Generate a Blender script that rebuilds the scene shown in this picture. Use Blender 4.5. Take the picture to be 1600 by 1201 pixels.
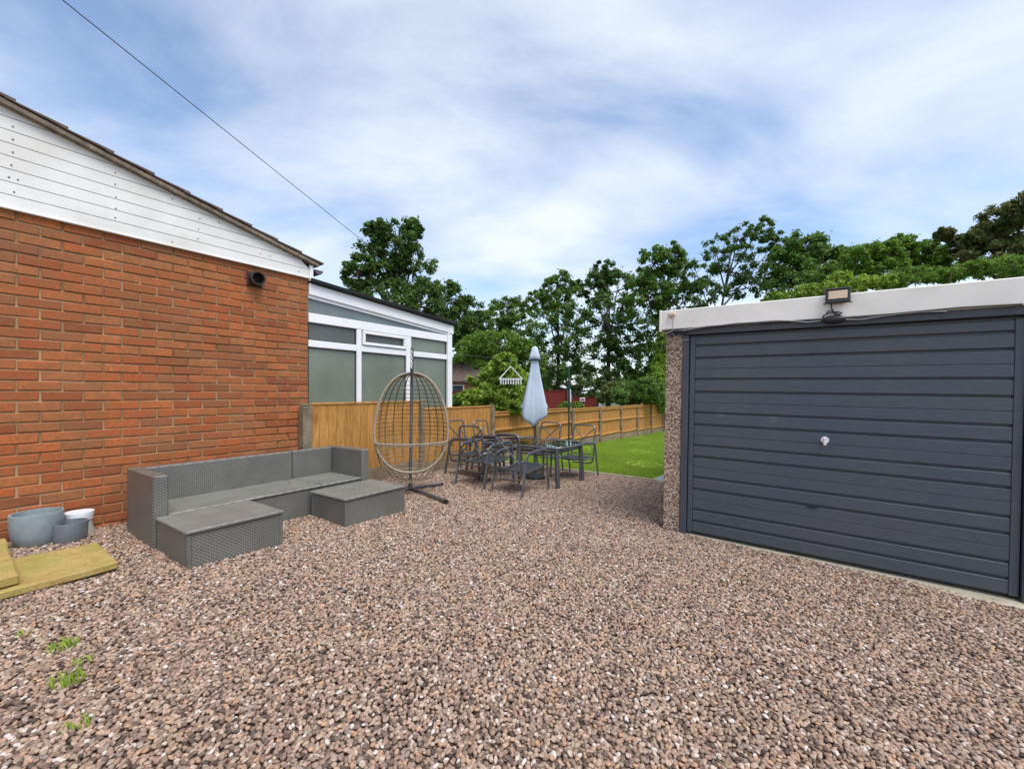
import bpy, bmesh, math, random
import numpy as np
from mathutils import Vector, Matrix
R = math.radians
random.seed(7); RNG = np.random.default_rng(7)
for o in list(bpy.data.objects): bpy.data.objects.remove(o)
SC = bpy.context.scene
COL = SC.collection

# ---------------------------------------------------------------- camera
F = 660.0; YH = 614.0; CAMH = 1.35              # focal length in photo pixels, horizon row, eye height
cam_d = bpy.data.cameras.new('camera'); cam = bpy.data.objects.new('camera', cam_d); COL.objects.link(cam)
cam_d.sensor_width = 36.0; cam_d.lens = 36.0 * F / 1600.0
cam_d.shift_y = (YH - 600.5) / 1600.0
cam_d.clip_start = 0.05; cam_d.clip_end = 3000
cam.location = (0, 0, CAMH); cam.rotation_euler = (R(90), 0, 0)
SC.camera = cam
# ---------------------------------------------------------------- sky and sun
SUN_DIR = Vector((0.64, -0.74, 0.0)).normalized(); SUN_EL = R(61)
world = bpy.data.worlds.new('World'); SC.world = world; world.use_nodes = True
wn = world.node_tree.nodes; wl = world.node_tree.links
for n in list(wn): wn.remove(n)
def wnode(t, **k):
    n = wn.new(t)
    for a, b in k.items(): setattr(n, a, b)
    return n
sky = wnode('ShaderNodeTexSky', sky_type='NISHITA', sun_disc=False)
sky.sun_elevation = SUN_EL; sky.sun_rotation = math.atan2(SUN_DIR.x, SUN_DIR.y)
sky.air_density = 1.0; sky.dust_density = 0.7; sky.ozone_density = 2.0
tc = wnode('ShaderNodeTexCoord')
sep = wnode('ShaderNodeSeparateXYZ'); wl.new(tc.outputs['Generated'], sep.inputs[0])
zc = wnode('ShaderNodeMath', operation='MAXIMUM'); wl.new(sep.outputs['Z'], zc.inputs[0]); zc.inputs[1].default_value = 0.0
za = wnode('ShaderNodeMath', operation='ADD'); wl.new(zc.outputs[0], za.inputs[0]); za.inputs[1].default_value = 0.22
dx = wnode('ShaderNodeMath', operation='DIVIDE'); wl.new(sep.outputs['X'], dx.inputs[0]); wl.new(za.outputs[0], dx.inputs[1])
dy = wnode('ShaderNodeMath', operation='DIVIDE'); wl.new(sep.outputs['Y'], dy.inputs[0]); wl.new(za.outputs[0], dy.inputs[1])
cmb = wnode('ShaderNodeCombineXYZ'); wl.new(dx.outputs[0], cmb.inputs[0]); wl.new(dy.outputs[0], cmb.inputs[1])
mp = wnode('ShaderNodeMapping'); wl.new(cmb.outputs[0], mp.inputs[0])
mp.inputs['Rotation'].default_value = (0, 0, R(24)); mp.inputs['Scale'].default_value = (0.8, 1.15, 1); mp.inputs['Location'].default_value = (1.7, 0.35, 0)
ns = wnode('ShaderNodeTexNoise'); wl.new(mp.outputs[0], ns.inputs['Vector'])
ns.inputs['Scale'].default_value = 1.5; ns.inputs['Detail'].default_value = 6; ns.inputs['Roughness'].default_value = 0.52; ns.inputs['Distortion'].default_value = 0.35
cr = wnode('ShaderNodeValToRGB'); wl.new(ns.outputs['Fac'], cr.inputs[0])
cr.color_ramp.elements[0].position = 0.33; cr.color_ramp.elements[0].color = (0.06, 0.06, 0.06, 1)
cr.color_ramp.elements[1].position = 0.66; cr.color_ramp.elements[1].color = (0.92, 0.92, 0.92, 1)
mixc = wnode('ShaderNodeMix', data_type='RGBA')
wl.new(cr.outputs[0], mixc.inputs['Factor']); wl.new(sky.outputs[0], mixc.inputs[6])
mixc.inputs[7].default_value = (4.1, 4.4, 4.85, 1)            # sunlit thin cloud, in the sky's own units
bg = wnode('ShaderNodeBackground'); bg.inputs['Strength'].default_value = 0.15
wl.new(mixc.outputs[2], bg.inputs['Color'])
wo = wnode('ShaderNodeOutputWorld'); wl.new(bg.outputs[0], wo.inputs[0])
sun_d = bpy.data.lights.new('sun', 'SUN'); sun_d.energy = 2.3; sun_d.angle = R(35); sun_d.color = (1.0, 0.95, 0.88)
sun = bpy.data.objects.new('sun', sun_d); COL.objects.link(sun)
sv = Vector((SUN_DIR.x * math.cos(SUN_EL), SUN_DIR.y * math.cos(SUN_EL), math.sin(SUN_EL)))
sun.rotation_euler = sv.to_track_quat('Z', 'Y').to_euler(); sun.location = (6, -6, 14)
SC.view_settings.view_transform = 'Standard'; SC.view_settings.look = 'None'
SC.view_settings.gamma = 1.0; SC.view_settings.use_curve_mapping = False
SC.view_settings.exposure = 0.64
SC.render.engine = 'CYCLES'

# ---------------------------------------------------------------- frames: the yard's own axes (s along the house wall, n out from it)
A = R(34.6); DS = Vector((math.sin(A), math.cos(A), 0)); DN = Vector((math.cos(A), -math.sin(A), 0)); WD = 5.3
def gz(x, y):                                   # the ground falls gently to the right and away
    return -0.0414 * max(-26, min(26, x)) - 0.0061 * max(-30, min(30, y))
def W(s, n, z=0.0, ground=False):
    p = DS * s + DN * (n - WD); p.z = z + (gz(p.x, p.y) if ground else 0); return p
def G(px, py, dz=0.0):                          # photo pixel -> ground point
    u = (px - 800) / F; v = (py - YH) / F
    t = (CAMH - dz) / (v - .0414 * u - .0061); return Vector((u * t, t, gz(u * t, t) + dz))
def SN(p): return p.dot(DS), p.dot(DN) + WD
def PX(px, py, depth): return Vector(((px - 800) / F * depth, depth, CAMH - (py - YH) / F * depth))
def WP(px, py, n=0.0):                          # pixel -> (s, z) on the upright plane at distance n from the house wall
    u = (px - 800) / F; t = (n - WD) / (u * DN.x + DN.y); return t * (u * DS.x + DS.y), CAMH - (py - YH) / F * t

# ---------------------------------------------------------------- mesh builder
class MB:
    def __init__(s): s.v = []; s.f = []
    def add(s, vs, fs):
        b = len(s.v); s.v += [tuple(p) for p in vs]; s.f += [tuple(i + b for i in f) for f in fs]; return s
    def box(s, x0, x1, y0, y1, z0, z1, M=None):
        vs = [Vector(p) for p in ((x0,y0,z0),(x1,y0,z0),(x1,y1,z0),(x0,y1,z0),(x0,y0,z1),(x1,y0,z1),(x1,y1,z1),(x0,y1,z1))]
        if M: vs = [M @ p for p in vs]
        return s.add(vs, ((3,2,1,0),(4,5,6,7),(0,1,5,4),(1,2,6,5),(2,3,7,6),(3,0,4,7)))
    def bar(s, a, b, w, h, up=(0,0,1)):
        a = Vector(a); b = Vector(b); d = (b - a); L = d.length; d.normalize()
        u = Vector(up); x = d.cross(u)
        if x.length < 1e-4: x = d.cross(Vector((1,0,0)))
        x.normalize(); z = x.cross(d)
        M = Matrix((x, d, z)).transposed().to_4x4(); M.translation = a
        return s.box(-w/2, w/2, 0, L, -h/2, h/2, M)
    def tube(s, pts, r, seg=8, closed=False, r2=None, cap=True, up=None):
        pts = [Vector(p) for p in pts]; n = len(pts); rings = []
        rr = r if hasattr(r, '__len__') else [r] * n
        prev = None
        for i in range(n):
            if closed: t = pts[(i+1) % n] - pts[i-1]
            else: t = pts[min(i+1, n-1)] - pts[max(i-1, 0)]
            if t.length < 1e-9: t = Vector((0,0,1))
            t.normalize()
            if up is not None: x = Vector(up).cross(t)
            elif prev is None: x = t.cross(Vector((0,0,1)) if abs(t.z) < .9 else Vector((1,0,0)))
            else: x = prev - t * prev.dot(t)
            if x.length < 1e-6: x = t.cross(Vector((0,1,0)))
            x.normalize(); prev = x; y = t.cross(x)
            k = (r2 / rr[i]) if r2 else 1.0
            rings.append([pts[i] + x * (rr[i] * math.cos(2*math.pi*j/seg)) + y * (rr[i] * k * math.sin(2*math.pi*j/seg)) for j in range(seg)])
        vs = [p for rg in rings for p in rg]; fs = []
        m = n if closed else n - 1
        for i in range(m):
            a = i * seg; b = ((i+1) % n) * seg
            for j in range(seg):
                k = (j+1) % seg; fs.append((a+j, a+k, b+k, b+j))
        if cap and not closed:
            fs.append(tuple(reversed(range(seg)))); fs.append(tuple(range((n-1)*seg, n*seg)))
        return s.add(vs, fs)
    def lathe(s, prof, seg=32, c=(0,0,0), closed=False):
        c = Vector(c); vs = []; fs = []; n = len(prof)
        for (r, z) in prof:
            for j in range(seg):
                a = 2*math.pi*j/seg; vs.append(c + Vector((r*math.cos(a), r*math.sin(a), z)))
        for i in range(n if closed else n-1):
            a = i*seg; b = ((i+1) % n)*seg
            for j in range(seg):
                k = (j+1) % seg; fs.append((a+j, a+k, b+k, b+j))
        if not closed:
            fs.append(tuple(reversed(range(seg)))); fs.append(tuple(range((n-1)*seg, n*seg)))
        return s.add(vs, fs)
    def prism(s, poly, d):                       # poly: 3-D points of a planar outline, d: extrusion vector
        poly = [Vector(p) for p in poly]; d = Vector(d); n = len(poly)
        vs = poly + [p + d for p in poly]
        fs = [tuple(range(n-1, -1, -1)), tuple(range(n, 2*n))] + [(i, (i+1) % n, n + (i+1) % n, n + i) for i in range(n)]
        return s.add(vs, fs)
    def mesh(s, name, mat, smooth=False, bevel=0, fix=True):
        me = bpy.data.meshes.new(name); me.from_pydata(s.v, [], s.f); me.materials.append(mat)
        if bevel or fix:
            bm = bmesh.new(); bm.from_mesh(me)
            if fix: bmesh.ops.recalc_face_normals(bm, faces=bm.faces)
            if bevel: bmesh.ops.bevel(bm, geom=bm.edges[:], offset=bevel, segments=1, affect='EDGES')
            bm.to_mesh(me); bm.free()
        if smooth:
            me.polygons.foreach_set('use_smooth', [True] * len(me.polygons))
            try: me.set_sharp_from_angle(angle=R(50))
            except Exception: pass
        me.update(); return me
    def build(s, name, mat, parent=None, smooth=False, bevel=0, fix=True, kind=None, label=None):
        o = bpy.data.objects.new(name, s.mesh(name, mat, smooth, bevel, fix)); COL.objects.link(o)
        if parent: o.parent = parent
        if kind: o['kind'] = kind
        if label: o['label'] = label
        return o
def tag(o, label, cat, group=None):
    o['label'] = label; o['category'] = cat
    if group: o['group'] = group
    return o
def thing(name, label, cat, loc, rotz=0.0, group=None):
    o = bpy.data.objects.new(name, None); COL.objects.link(o); o.empty_display_size = .2
    o.location = loc; o.rotation_euler = (0, 0, rotz); return tag(o, label, cat, group)
def inst(name, me, parent, loc=(0,0,0), rot=(0,0,0), scale=(1,1,1)):
    o = bpy.data.objects.new(name, me); COL.objects.link(o); o.parent = parent
    o.location = loc; o.rotation_euler = rot; o.scale = scale; return o
YARD = -A                                        # rotation that turns local x,y into n,s

# ---------------------------------------------------------------- materials
class NT:
    def __init__(s, name):
        s.m = bpy.data.materials.new(name); s.m.use_nodes = True; s.t = s.m.node_tree
        s.b = s.t.nodes['Principled BSDF']; s.out = s.t.nodes['Material Output']
    def n(s, t, **k):
        x = s.t.nodes.new(t)
        for a, b in k.items(): setattr(x, a, b)
        return x
    def l(s, a, b): s.t.links.new(a, b)
    def coord(s, kind='Object', scale=(1,1,1), rot=(0,0,0)):
        c = s.n('ShaderNodeTexCoord'); m = s.n('ShaderNodeMapping'); s.l(c.outputs[kind], m.inputs[0])
        m.inputs['Scale'].default_value = scale; m.inputs['Rotation'].default_value = rot; return m.outputs[0]
    def noise(s, vec, scale, detail=4, rough=.55, dist=0):
        x = s.n('ShaderNodeTexNoise'); s.l(vec, x.inputs['Vector']); x.inputs['Scale'].default_value = scale
        x.inputs['Detail'].default_value = detail; x.inputs['Roughness'].default_value = rough; x.inputs['Distortion'].default_value = dist
        return x.outputs['Fac']
    def ramp(s, fac, stops, mode='LINEAR'):
        x = s.n('ShaderNodeValToRGB'); s.l(fac, x.inputs[0]); e = x.color_ramp; e.interpolation = mode
        while len(e.elements) < len(stops): e.elements.new(0.5)
        for el, (p, c) in zip(e.elements, stops): el.position = p; el.color = (*c, 1)
        return x.outputs[0]
    def mix(s, fac, a, b, mode='MIX'):
        x = s.n('ShaderNodeMix', data_type='RGBA', blend_type=mode)
        for sock, v in ((x.inputs[0], fac), (x.inputs[6], a), (x.inputs[7], b)):
            if hasattr(v, 'links') or hasattr(v, 'is_linked'): s.l(v, sock)
            elif isinstance(v, (int, float)): sock.default_value = v
            else: sock.default_value = (*v, 1)
        return x.outputs[2]
    def math(s, op, a, b=0.0):
        x = s.n('ShaderNodeMath', operation=op)
        for sock, v in ((x.inputs[0], a), (x.inputs[1], b)):
            if isinstance(v, (int, float)): sock.default_value = v
            else: s.l(v, sock)
        return x.outputs[0]
    def bump(s, h, strength=.3, dist=.01):
        x = s.n('ShaderNodeBump'); s.l(h, x.inputs['Height']); x.inputs['Strength'].default_value = strength; x.inputs['Distance'].default_value = dist
        s.l(x.outputs[0], s.b.inputs['Normal'])
    def col(s, c):
        if isinstance(c, tuple): s.b.inputs['Base Color'].default_value = (*c, 1)
        else: s.l(c, s.b.inputs['Base Color'])
    def set(s, **k):
        for a, v in k.items(): s.b.inputs[a.replace('_', ' ')].default_value = v
        return s.m
def simple(name, c, rough=.6, var=.12, scale=8, bump=0, spec=.5, metal=0.0):
    t = NT(name); v = t.coord(); f = t.noise(v, scale, 5)
    d = tuple(max(0, x * (1 - var)) for x in c); u = tuple(min(1, x * (1 + var)) for x in c)
    t.col(t.ramp(f, [(.3, d), (.7, u)]))
    if bump: t.bump(t.noise(v, scale * 12, 3), bump, .004)
    return t.set(Roughness=rough, Specular_IOR_Level=spec, Metallic=metal)
M = {}
def mat_brick():
    t = NT('brick'); v = t.coord('Object')
    oi = t.n('ShaderNodeObjectInfo'); ge = t.n('ShaderNodeNewGeometry')
    rnd = t.math('FRACT', t.math('ADD', oi.outputs['Random'], ge.outputs['Random Per Island']))
    base = t.ramp(rnd, [(0, (.24,.066,.030)), (.18, (.36,.092,.032)), (.45, (.46,.125,.040)), (.65, (.50,.150,.050)), (.85, (.40,.150,.060)), (1, (.27,.095,.048))])
    wv = t.n('ShaderNodeNewGeometry').outputs['Position']
    st = t.noise(wv, 1.6, 4); fine = t.noise(wv, 60, 4); mid = t.noise(wv, 11, 4)
    c = t.mix(t.ramp(mid, [(.40, (0,0,0)), (.68, (.75,.75,.75))]), base, (.27,.125,.05))
    c = t.mix(t.ramp(fine, [(.35, (.45,.45,.45)), (.62, (0,0,0))]), c, (.19,.065,.03))
    c = t.mix(t.ramp(st, [(.42, (0,0,0)), (.75, (.30,.30,.30))]), c, (.22,.12,.06))
    t.col(c); t.bump(fine, .45, .004); return t.set(Roughness=.85, Specular_IOR_Level=.2)
M['brick'] = mat_brick()
def mat_mortar():
    t = NT('mortar'); v = t.coord(); f = t.noise(v, 1.4, 6, .65); g = t.noise(v, 90, 3)
    t.col(t.ramp(f, [(.35, (.13,.075,.04)), (.65, (.46,.31,.18))])); t.bump(g, .5, .004); return t.set(Roughness=.95, Specular_IOR_Level=.1)
M['mortar'] = mat_mortar()
def mat_clad():
    t = NT('white_cladding'); v = t.n('ShaderNodeNewGeometry').outputs['Position']
    f = t.noise(v, 2.2, 5); g = t.noise(v, 30, 3)
    c = t.ramp(f, [(.3, (.66,.64,.60)), (.7, (.80,.80,.79))]); c = t.mix(t.ramp(g, [(.55, (0,0,0)), (.9, (.25,.25,.25))]), c, (.55,.50,.42))
    t.col(c); return t.set(Roughness=.42)
M['clad'] = mat_clad()
M['upvc'] = simple('white_upvc', (.80,.80,.82), .3, .03, 4)
M['fascia'] = simple('cream_fascia', (.86,.82,.76), .5, .08, 3)
M['dark_trim'] = simple('dark_roof_trim', (.012,.012,.014), .7, .2, 6, 0, .25)
M['seal'] = simple('black_seal', (.015,.015,.016), .6, .1, 6)
M['gutter'] = simple('grey_gutter', (.09,.085,.095), .4, .1, 6)
M['verge'] = simple('mossy_verge', (.19,.145,.11), .9, .45, 14, .5)
M['tile'] = simple('concrete_tile', (.12,.082,.068), .85, .45, 9, .5)
M['flue'] = simple('sooty_flue', (.035,.024,.020), .75, .4, 12, .3)
M['flue_in'] = simple('flue_inside', (.012,.008,.007), .9, .2, 12)
def mat_frost(name, c1, c2, rough, wav=.0):
    t = NT(name); v = t.n('ShaderNodeNewGeometry').outputs['Position']
    f = t.noise(v, 1.3, 3); t.col(t.ramp(f, [(.3, c1), (.7, c2)]))
    if wav: t.bump(t.noise(v, 160, 2), wav, .002)
    return t.set(Roughness=rough, Specular_IOR_Level=.6)
M['frost'] = mat_frost('obscure_glass', (.12,.15,.115), (.20,.235,.19), .30, .25)
M['frost_dark'] = mat_frost('obscure_glass_dark', (.075,.080,.075), (.11,.115,.11), .30, .25)
M['clearglass'] = mat_frost('reflecting_glass', (.10,.13,.135), (.16,.19,.19), .06)
M['pane'] = mat_frost('window_pane', (.05,.07,.08), (.08,.10,.11), .08)
def mat_wood(name, dark, mid, light):
    t = NT(name); oi = t.n('ShaderNodeObjectInfo'); ge = t.n('ShaderNodeNewGeometry')
    rnd = t.math('FRACT', t.math('ADD', oi.outputs['Random'], ge.outputs['Random Per Island']))
    p = ge.outputs['Position']; ad = t.n('ShaderNodeVectorMath', operation='ADD'); t.l(p, ad.inputs[0])
    cx = t.n('ShaderNodeCombineXYZ'); t.l(t.math('MULTIPLY', rnd, 37.0), cx.inputs[0]); t.l(t.math('MULTIPLY', rnd, 11.0), cx.inputs[2]); t.l(cx.outputs[0], ad.inputs[1])
    mp_ = t.n('ShaderNodeMapping'); t.l(ad.outputs[0], mp_.inputs[0]); mp_.inputs['Scale'].default_value = (1, 1, .10)
    g = t.noise(mp_.outputs[0], 26, 5, .6, 1.0)
    c = t.ramp(g, [(.30, dark), (.5, mid), (.72, light)])
    c = t.mix(t.math('MULTIPLY', rnd, .5), c, tuple(x * .78 for x in mid))
    k = t.n('ShaderNodeTexVoronoi'); t.l(ad.outputs[0], k.inputs['Vector']); k.inputs['Scale'].default_value = 5.0
    c = t.mix(t.ramp(k.outputs['Distance'], [(.03, (.85,.85,.85)), (.09, (0,0,0))]), c, tuple(x * .35 for x in dark))
    big = t.noise(p, 1.1, 3); c = t.mix(t.ramp(big, [(.4, (0,0,0)), (.8, (.35,.35,.35))]), c, tuple(x * .75 for x in mid))
    t.col(c); t.bump(g, .25, .004); return t.set(Roughness=.72, Specular_IOR_Level=.25)
M['fence'] = mat_wood('fence_timber', (.27,.115,.030), (.47,.23,.060), (.60,.33,.105))
M['redfence'] = mat_wood('red_fence_timber', (.10,.016,.012), (.17,.025,.018), (.22,.04,.026))
def mat_concrete(name, a, b, lich):
    t = NT(name); v = t.n('ShaderNodeNewGeometry').outputs['Position']; f = t.noise(v, 6, 5); g = t.noise(v, 55, 4)
    c = t.ramp(f, [(.3, a), (.7, b)]); c = t.mix(t.ramp(g, [(.58, (0,0,0)), (.72, (.8,.8,.8))]), c, lich)
    t.col(c); t.bump(g, .6, .006); return t.set(Roughness=.92, Specular_IOR_Level=.15)
M['post'] = mat_concrete('weathered_concrete', (.13,.10,.065), (.27,.22,.15), (.40,.36,.27))
M['gboard'] = mat_concrete('gravel_board_concrete', (.17,.125,.08), (.30,.235,.155), (.22,.20,.10))
M['slabc'] = mat_concrete('garage_slab_concrete', (.36,.33,.25), (.50,.46,.36), (.30,.28,.18))
M['paving'] = mat_concrete('grey_paving', (.24,.25,.27), (.34,.35,.37), (.40,.40,.40))
def mat_wicker(name='grey_wicker', k=1.0):
    t = NT(name); tcx = t.n('ShaderNodeTexCoord'); v = tcx.outputs['Object']
    ge = t.n('ShaderNodeNewGeometry'); sp = t.n('ShaderNodeSeparateXYZ'); t.l(v, sp.inputs[0])
    nr = t.n('ShaderNodeVectorTransform', vector_type='NORMAL', convert_from='WORLD', convert_to='OBJECT'); t.l(ge.outputs['True Normal'], nr.inputs[0])
    an = t.n('ShaderNodeVectorMath', operation='ABSOLUTE'); t.l(nr.outputs[0], an.inputs[0]); sn = t.n('ShaderNodeSeparateXYZ'); t.l(an.outputs[0], sn.inputs[0])
    def sel(m, a, b):   # m>0.5 ? a : b
        g = t.math('GREATER_THAN', m, .5); return t.math('ADD', t.math('MULTIPLY', g, a), t.math('MULTIPLY', t.math('SUBTRACT', 1.0, g), b))
    hor = sel(sn.outputs['X'], sp.outputs['Y'], sp.outputs['X']); ver = sel(sn.outputs['Z'], sp.outputs['Y'], sp.outputs['Z'])
    P1, P2 = .034, .0125
    row = t.math('FLOOR', t.math('DIVIDE', ver, P2)); odd = t.math('MULTIPLY', t.math('ABSOLUTE', t.math('MODULO', row, 2.0)), .5)
    hx = t.math('FRACT', t.math('ADD', t.math('DIVIDE', hor, P1), odd)); hy = t.math('FRACT', t.math('DIVIDE', ver, P2))
    wx = t.math('SINE', t.math('MULTIPLY', hx, math.pi)); wy = t.math('SINE', t.math('MULTIPLY', hy, math.pi))
    h = t.math('MULTIPLY', t.math('ABSOLUTE', wx), t.math('POWER', t.math('ABSOLUTE', wy), .6))
    n1 = t.noise(v, 5, 4); n2 = t.noise(v, 120, 2)
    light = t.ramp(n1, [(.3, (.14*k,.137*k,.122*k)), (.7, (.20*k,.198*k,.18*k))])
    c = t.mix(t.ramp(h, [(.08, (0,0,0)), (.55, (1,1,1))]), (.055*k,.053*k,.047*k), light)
    c = t.mix(t.ramp(n2, [(.5, (0,0,0)), (.8, (.3,.3,.3))]), c, (.24,.23,.20))
    t.col(c); t.bump(h, .55, .004); return t.set(Roughness=.36, Specular_IOR_Level=.65)
M['wicker'] = mat_wicker(); M['wicker_lit_top'] = mat_wicker('skylit_grey_wicker', 1.55)  # second one is a lighter copy: sky light on the tops painted in
M['wicker_trim'] = simple('wicker_edge_braid', (.13,.125,.11), .55, .35, 70, .4)
M['rim'] = simple('egg_rim_rattan', (.30,.255,.19), .6, .45, 60, .6)
M['wire'] = simple('egg_wire_rattan', (.125,.085,.045), .55, .5, 40, .3)
M['steel'] = simple('anthracite_steel', (.070,.075,.088), .24, .2, 14, 0, .9)
M['tube'] = simple('silvered_tube', (.20,.205,.22), .30, .15, 14, 0, .5, .85)
M['sling'] = simple('black_sling_fabric', (.030,.032,.038), .8, .25, 60, .4)
def mat_glass():
    t = NT('table_glass'); t.col((.85,.93,.90)); return t.set(Roughness=.02, Transmission_Weight=1.0, IOR=1.45)
M['tglass'] = mat_glass()
def mat_canopy():
    t = NT('parasol_fabric'); v = t.coord(); f = t.noise(v, 4, 4); g = t.noise(v, 300, 2)
    t.col(t.ramp(f, [(.3, (.40,.48,.59)), (.7, (.50,.58,.68))])); t.bump(g, .2, .002); return t.set(Roughness=.85, Specular_IOR_Level=.2)
M['canopy'] = mat_canopy()
def mat_pot(name, a, b, low):
    t = NT(name); v = t.coord(); f = t.noise(v, 7, 5); g = t.noise(v, 70, 3)
    c = t.ramp(f, [(.3, a), (.7, b)]); sp = t.n('ShaderNodeSeparateXYZ'); t.l(v, sp.inputs[0])
    z = t.math('ADD', sp.outputs['Z'], t.math('MULTIPLY', f, .10)); c = t.mix(t.ramp(z, [(.04, (.7,.7,.7)), (.13, (0,0,0))]), c, low)  # low: shaded bottoms painted into the grey pots, green stain on the white
    t.col(c); t.bump(g, .3, .003); return t.set(Roughness=.5, Specular_IOR_Level=.4)
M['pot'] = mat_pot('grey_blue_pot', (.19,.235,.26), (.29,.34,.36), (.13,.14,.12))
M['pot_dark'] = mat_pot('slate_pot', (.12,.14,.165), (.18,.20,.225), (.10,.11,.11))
M['pot_white'] = mat_pot('white_pot', (.66,.70,.74), (.78,.82,.85), (.34,.38,.18))
M['soil'] = simple('dry_soil', (.060,.035,.025), .95, .4, 30, .8)
def mat_sand():
    t = NT('mossy_sandstone'); v = t.n('ShaderNodeNewGeometry').outputs['Position']; f = t.noise(v, 8, 8, .7, .8); g = t.noise(v, 60, 6, .7); m = t.noise(v, 4.5, 6, .65)
    c = t.ramp(f, [(.3, (.36,.22,.08)), (.5, (.46,.32,.12)), (.75, (.52,.40,.18))])
    c = t.mix(t.ramp(m, [(.42, (0,0,0)), (.66, (.8,.8,.8))]), c, (.31,.31,.075))
    c = t.mix(t.ramp(g, [(.5, (0,0,0)), (.68, (.55,.55,.55))]), c, (.24,.17,.06))
    t.col(c); t.bump(t.math('ADD', f, t.math('MULTIPLY', g, .4)), .9, .02); return t.set(Roughness=.9, Specular_IOR_Level=.15)
M['sand'] = mat_sand()
def mat_door():
    t = NT('slate_blue_door_paint'); v = t.coord('Object', (1, 14, 14)); p = t.coord('Object')
    g = t.noise(v, 9, 5, .65); b = t.noise(p, 1.3, 3); s = t.noise(p, 7, 5, .65)
    c = t.ramp(b, [(.3, (.052,.076,.108)), (.7, (.078,.085,.097))])
    c = t.mix(t.ramp(g, [(.45, (0,0,0)), (.8, (.45,.45,.45))]), c, (.13,.14,.155))
    sp = t.n('ShaderNodeSeparateXYZ'); t.l(p, sp.inputs[0])
    def win(sock, a, b_):
        return t.math('MULTIPLY', t.math('GREATER_THAN', sock, a), t.math('LESS_THAN', sock, b_))
    area = t.math('MULTIPLY', win(sp.outputs['X'], .30, .98), win(sp.outputs['Z'], 1.17, 1.36))
    c = t.mix(t.math('MULTIPLY', area, t.ramp(s, [(.57, (0,0,0)), (.72, (.55,.55,.55))])), c, (.17,.155,.145))
    t.col(c); t.bump(g, .35, .004); return t.set(Roughness=.42, Specular_IOR_Level=.5)
M['door'] = mat_door()
M['frame_paint'] = simple('slate_frame_paint', (.062,.070,.090), .45, .12, 8, .15)
def mat_dash():
    t = NT('pebbledash'); v = t.n('ShaderNodeNewGeometry').outputs['Position']; k = t.n('ShaderNodeTexVoronoi'); t.l(v, k.inputs['Vector']); k.inputs['Scale'].default_value = 62
    c = t.ramp(t.n('ShaderNodeSeparateColor').outputs[0], [(0, (.1,.1,.1)), (1, (.1,.1,.1))])
    sc = t.n('ShaderNodeSeparateColor'); t.l(k.outputs['Color'], sc.inputs[0])
    c = t.ramp(sc.outputs[0], [(0, (.26,.155,.11)), (.3, (.44,.30,.22)), (.6, (.58,.43,.33)), (.85, (.68,.57,.47)), (1, (.38,.28,.23))])
    c = t.mix(t.ramp(k.outputs['Distance'], [(.45, (0,0,0)), (.8, (.85,.85,.85))]), c, (.07,.045,.035))
    inv = t.math('SUBTRACT', 1.0, k.outputs['Distance']); t.col(c); t.bump(inv, 1.0, .012); return t.set(Roughness=.8, Specular_IOR_Level=.25)
M['dash'] = mat_dash()
M['felt'] = simple('roof_felt', (.06,.06,.06), .95, .3, 12, .4)
M['black'] = simple('black_plastic', (.020,.020,.022), .45, .2, 10)
M['cable'] = simple('grey_cable', (.30,.29,.30), .5, .2, 20)
M['led'] = simple('lamp_diffuser', (.58,.44,.32), .25, .08, 20)
M['white'] = simple('white_plastic', (.74,.74,.76), .35, .05, 10)
M['yellowed'] = simple('yellowed_plastic', (.58,.46,.30), .4, .15, 20)
M['green_post'] = simple('green_coated_steel', (.016,.050,.048), .4, .15, 10)
M['line'] = simple('washing_line', (.12,.30,.22), .6, .1, 10)
M['phone'] = simple('phone_cable', (.03,.03,.035), .6, .1, 5)
M['bark'] = simple('bark', (.055,.045,.035), .95, .4, 9, .8)
M['farbrick'] = simple('far_brick', (.42,.17,.075), .9, .25, 14, .2)
def mat_leaf(name, cols, trans=.45):
    t = NT(name); ge = t.n('ShaderNodeNewGeometry'); r = ge.outputs['Random Per Island']
    k = len(cols) - 1; c = t.ramp(r, [(i / k, q) for i, q in enumerate(cols)])
    big = t.noise(ge.outputs['Position'], .55, 3); c = t.mix(t.ramp(big, [(.35, (0,0,0)), (.7, (.5,.5,.5))]), c, cols[0])
    t.col(c); t.set(Roughness=.6, Specular_IOR_Level=.3)
    tr = t.n('ShaderNodeBsdfTranslucent'); t.l(c, tr.inputs['Color']); mx = t.n('ShaderNodeMixShader'); mx.inputs[0].default_value = trans
    t.l(t.b.outputs[0], mx.inputs[1]); t.l(tr.outputs[0], mx.inputs[2]); t.l(mx.outputs[0], t.out.inputs[0]); return t.m
M['leaf_dark'] = mat_leaf('leaf_dark', [(.042,.090,.018), (.078,.155,.030), (.13,.225,.045), (.19,.30,.075)])
M['leaf_mid'] = mat_leaf('leaf_mid', [(.060,.125,.022), (.11,.21,.035), (.17,.30,.052), (.25,.38,.085)])
M['leaf_light'] = mat_leaf('leaf_light', [(.085,.17,.020), (.14,.26,.03), (.21,.35,.045), (.28,.42,.07)])
M['leaf_yellow'] = mat_leaf('leaf_yellow', [(.13,.22,.025), (.22,.35,.04), (.32,.46,.06), (.42,.54,.11)])
M['leaf_brown'] = mat_leaf('leaf_brown', [(.075,.115,.028), (.12,.17,.04), (.18,.22,.06), (.27,.18,.09)])
M['leaf_pink'] = mat_leaf('leaf_pink', [(.07,.14,.03), (.12,.20,.04), (.20,.24,.06), (.50,.25,.17)])
M['grass'] = mat_leaf('grass_blade', [(.18,.31,.025), (.26,.42,.035), (.35,.52,.05), (.50,.54,.12)], .3)
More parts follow.
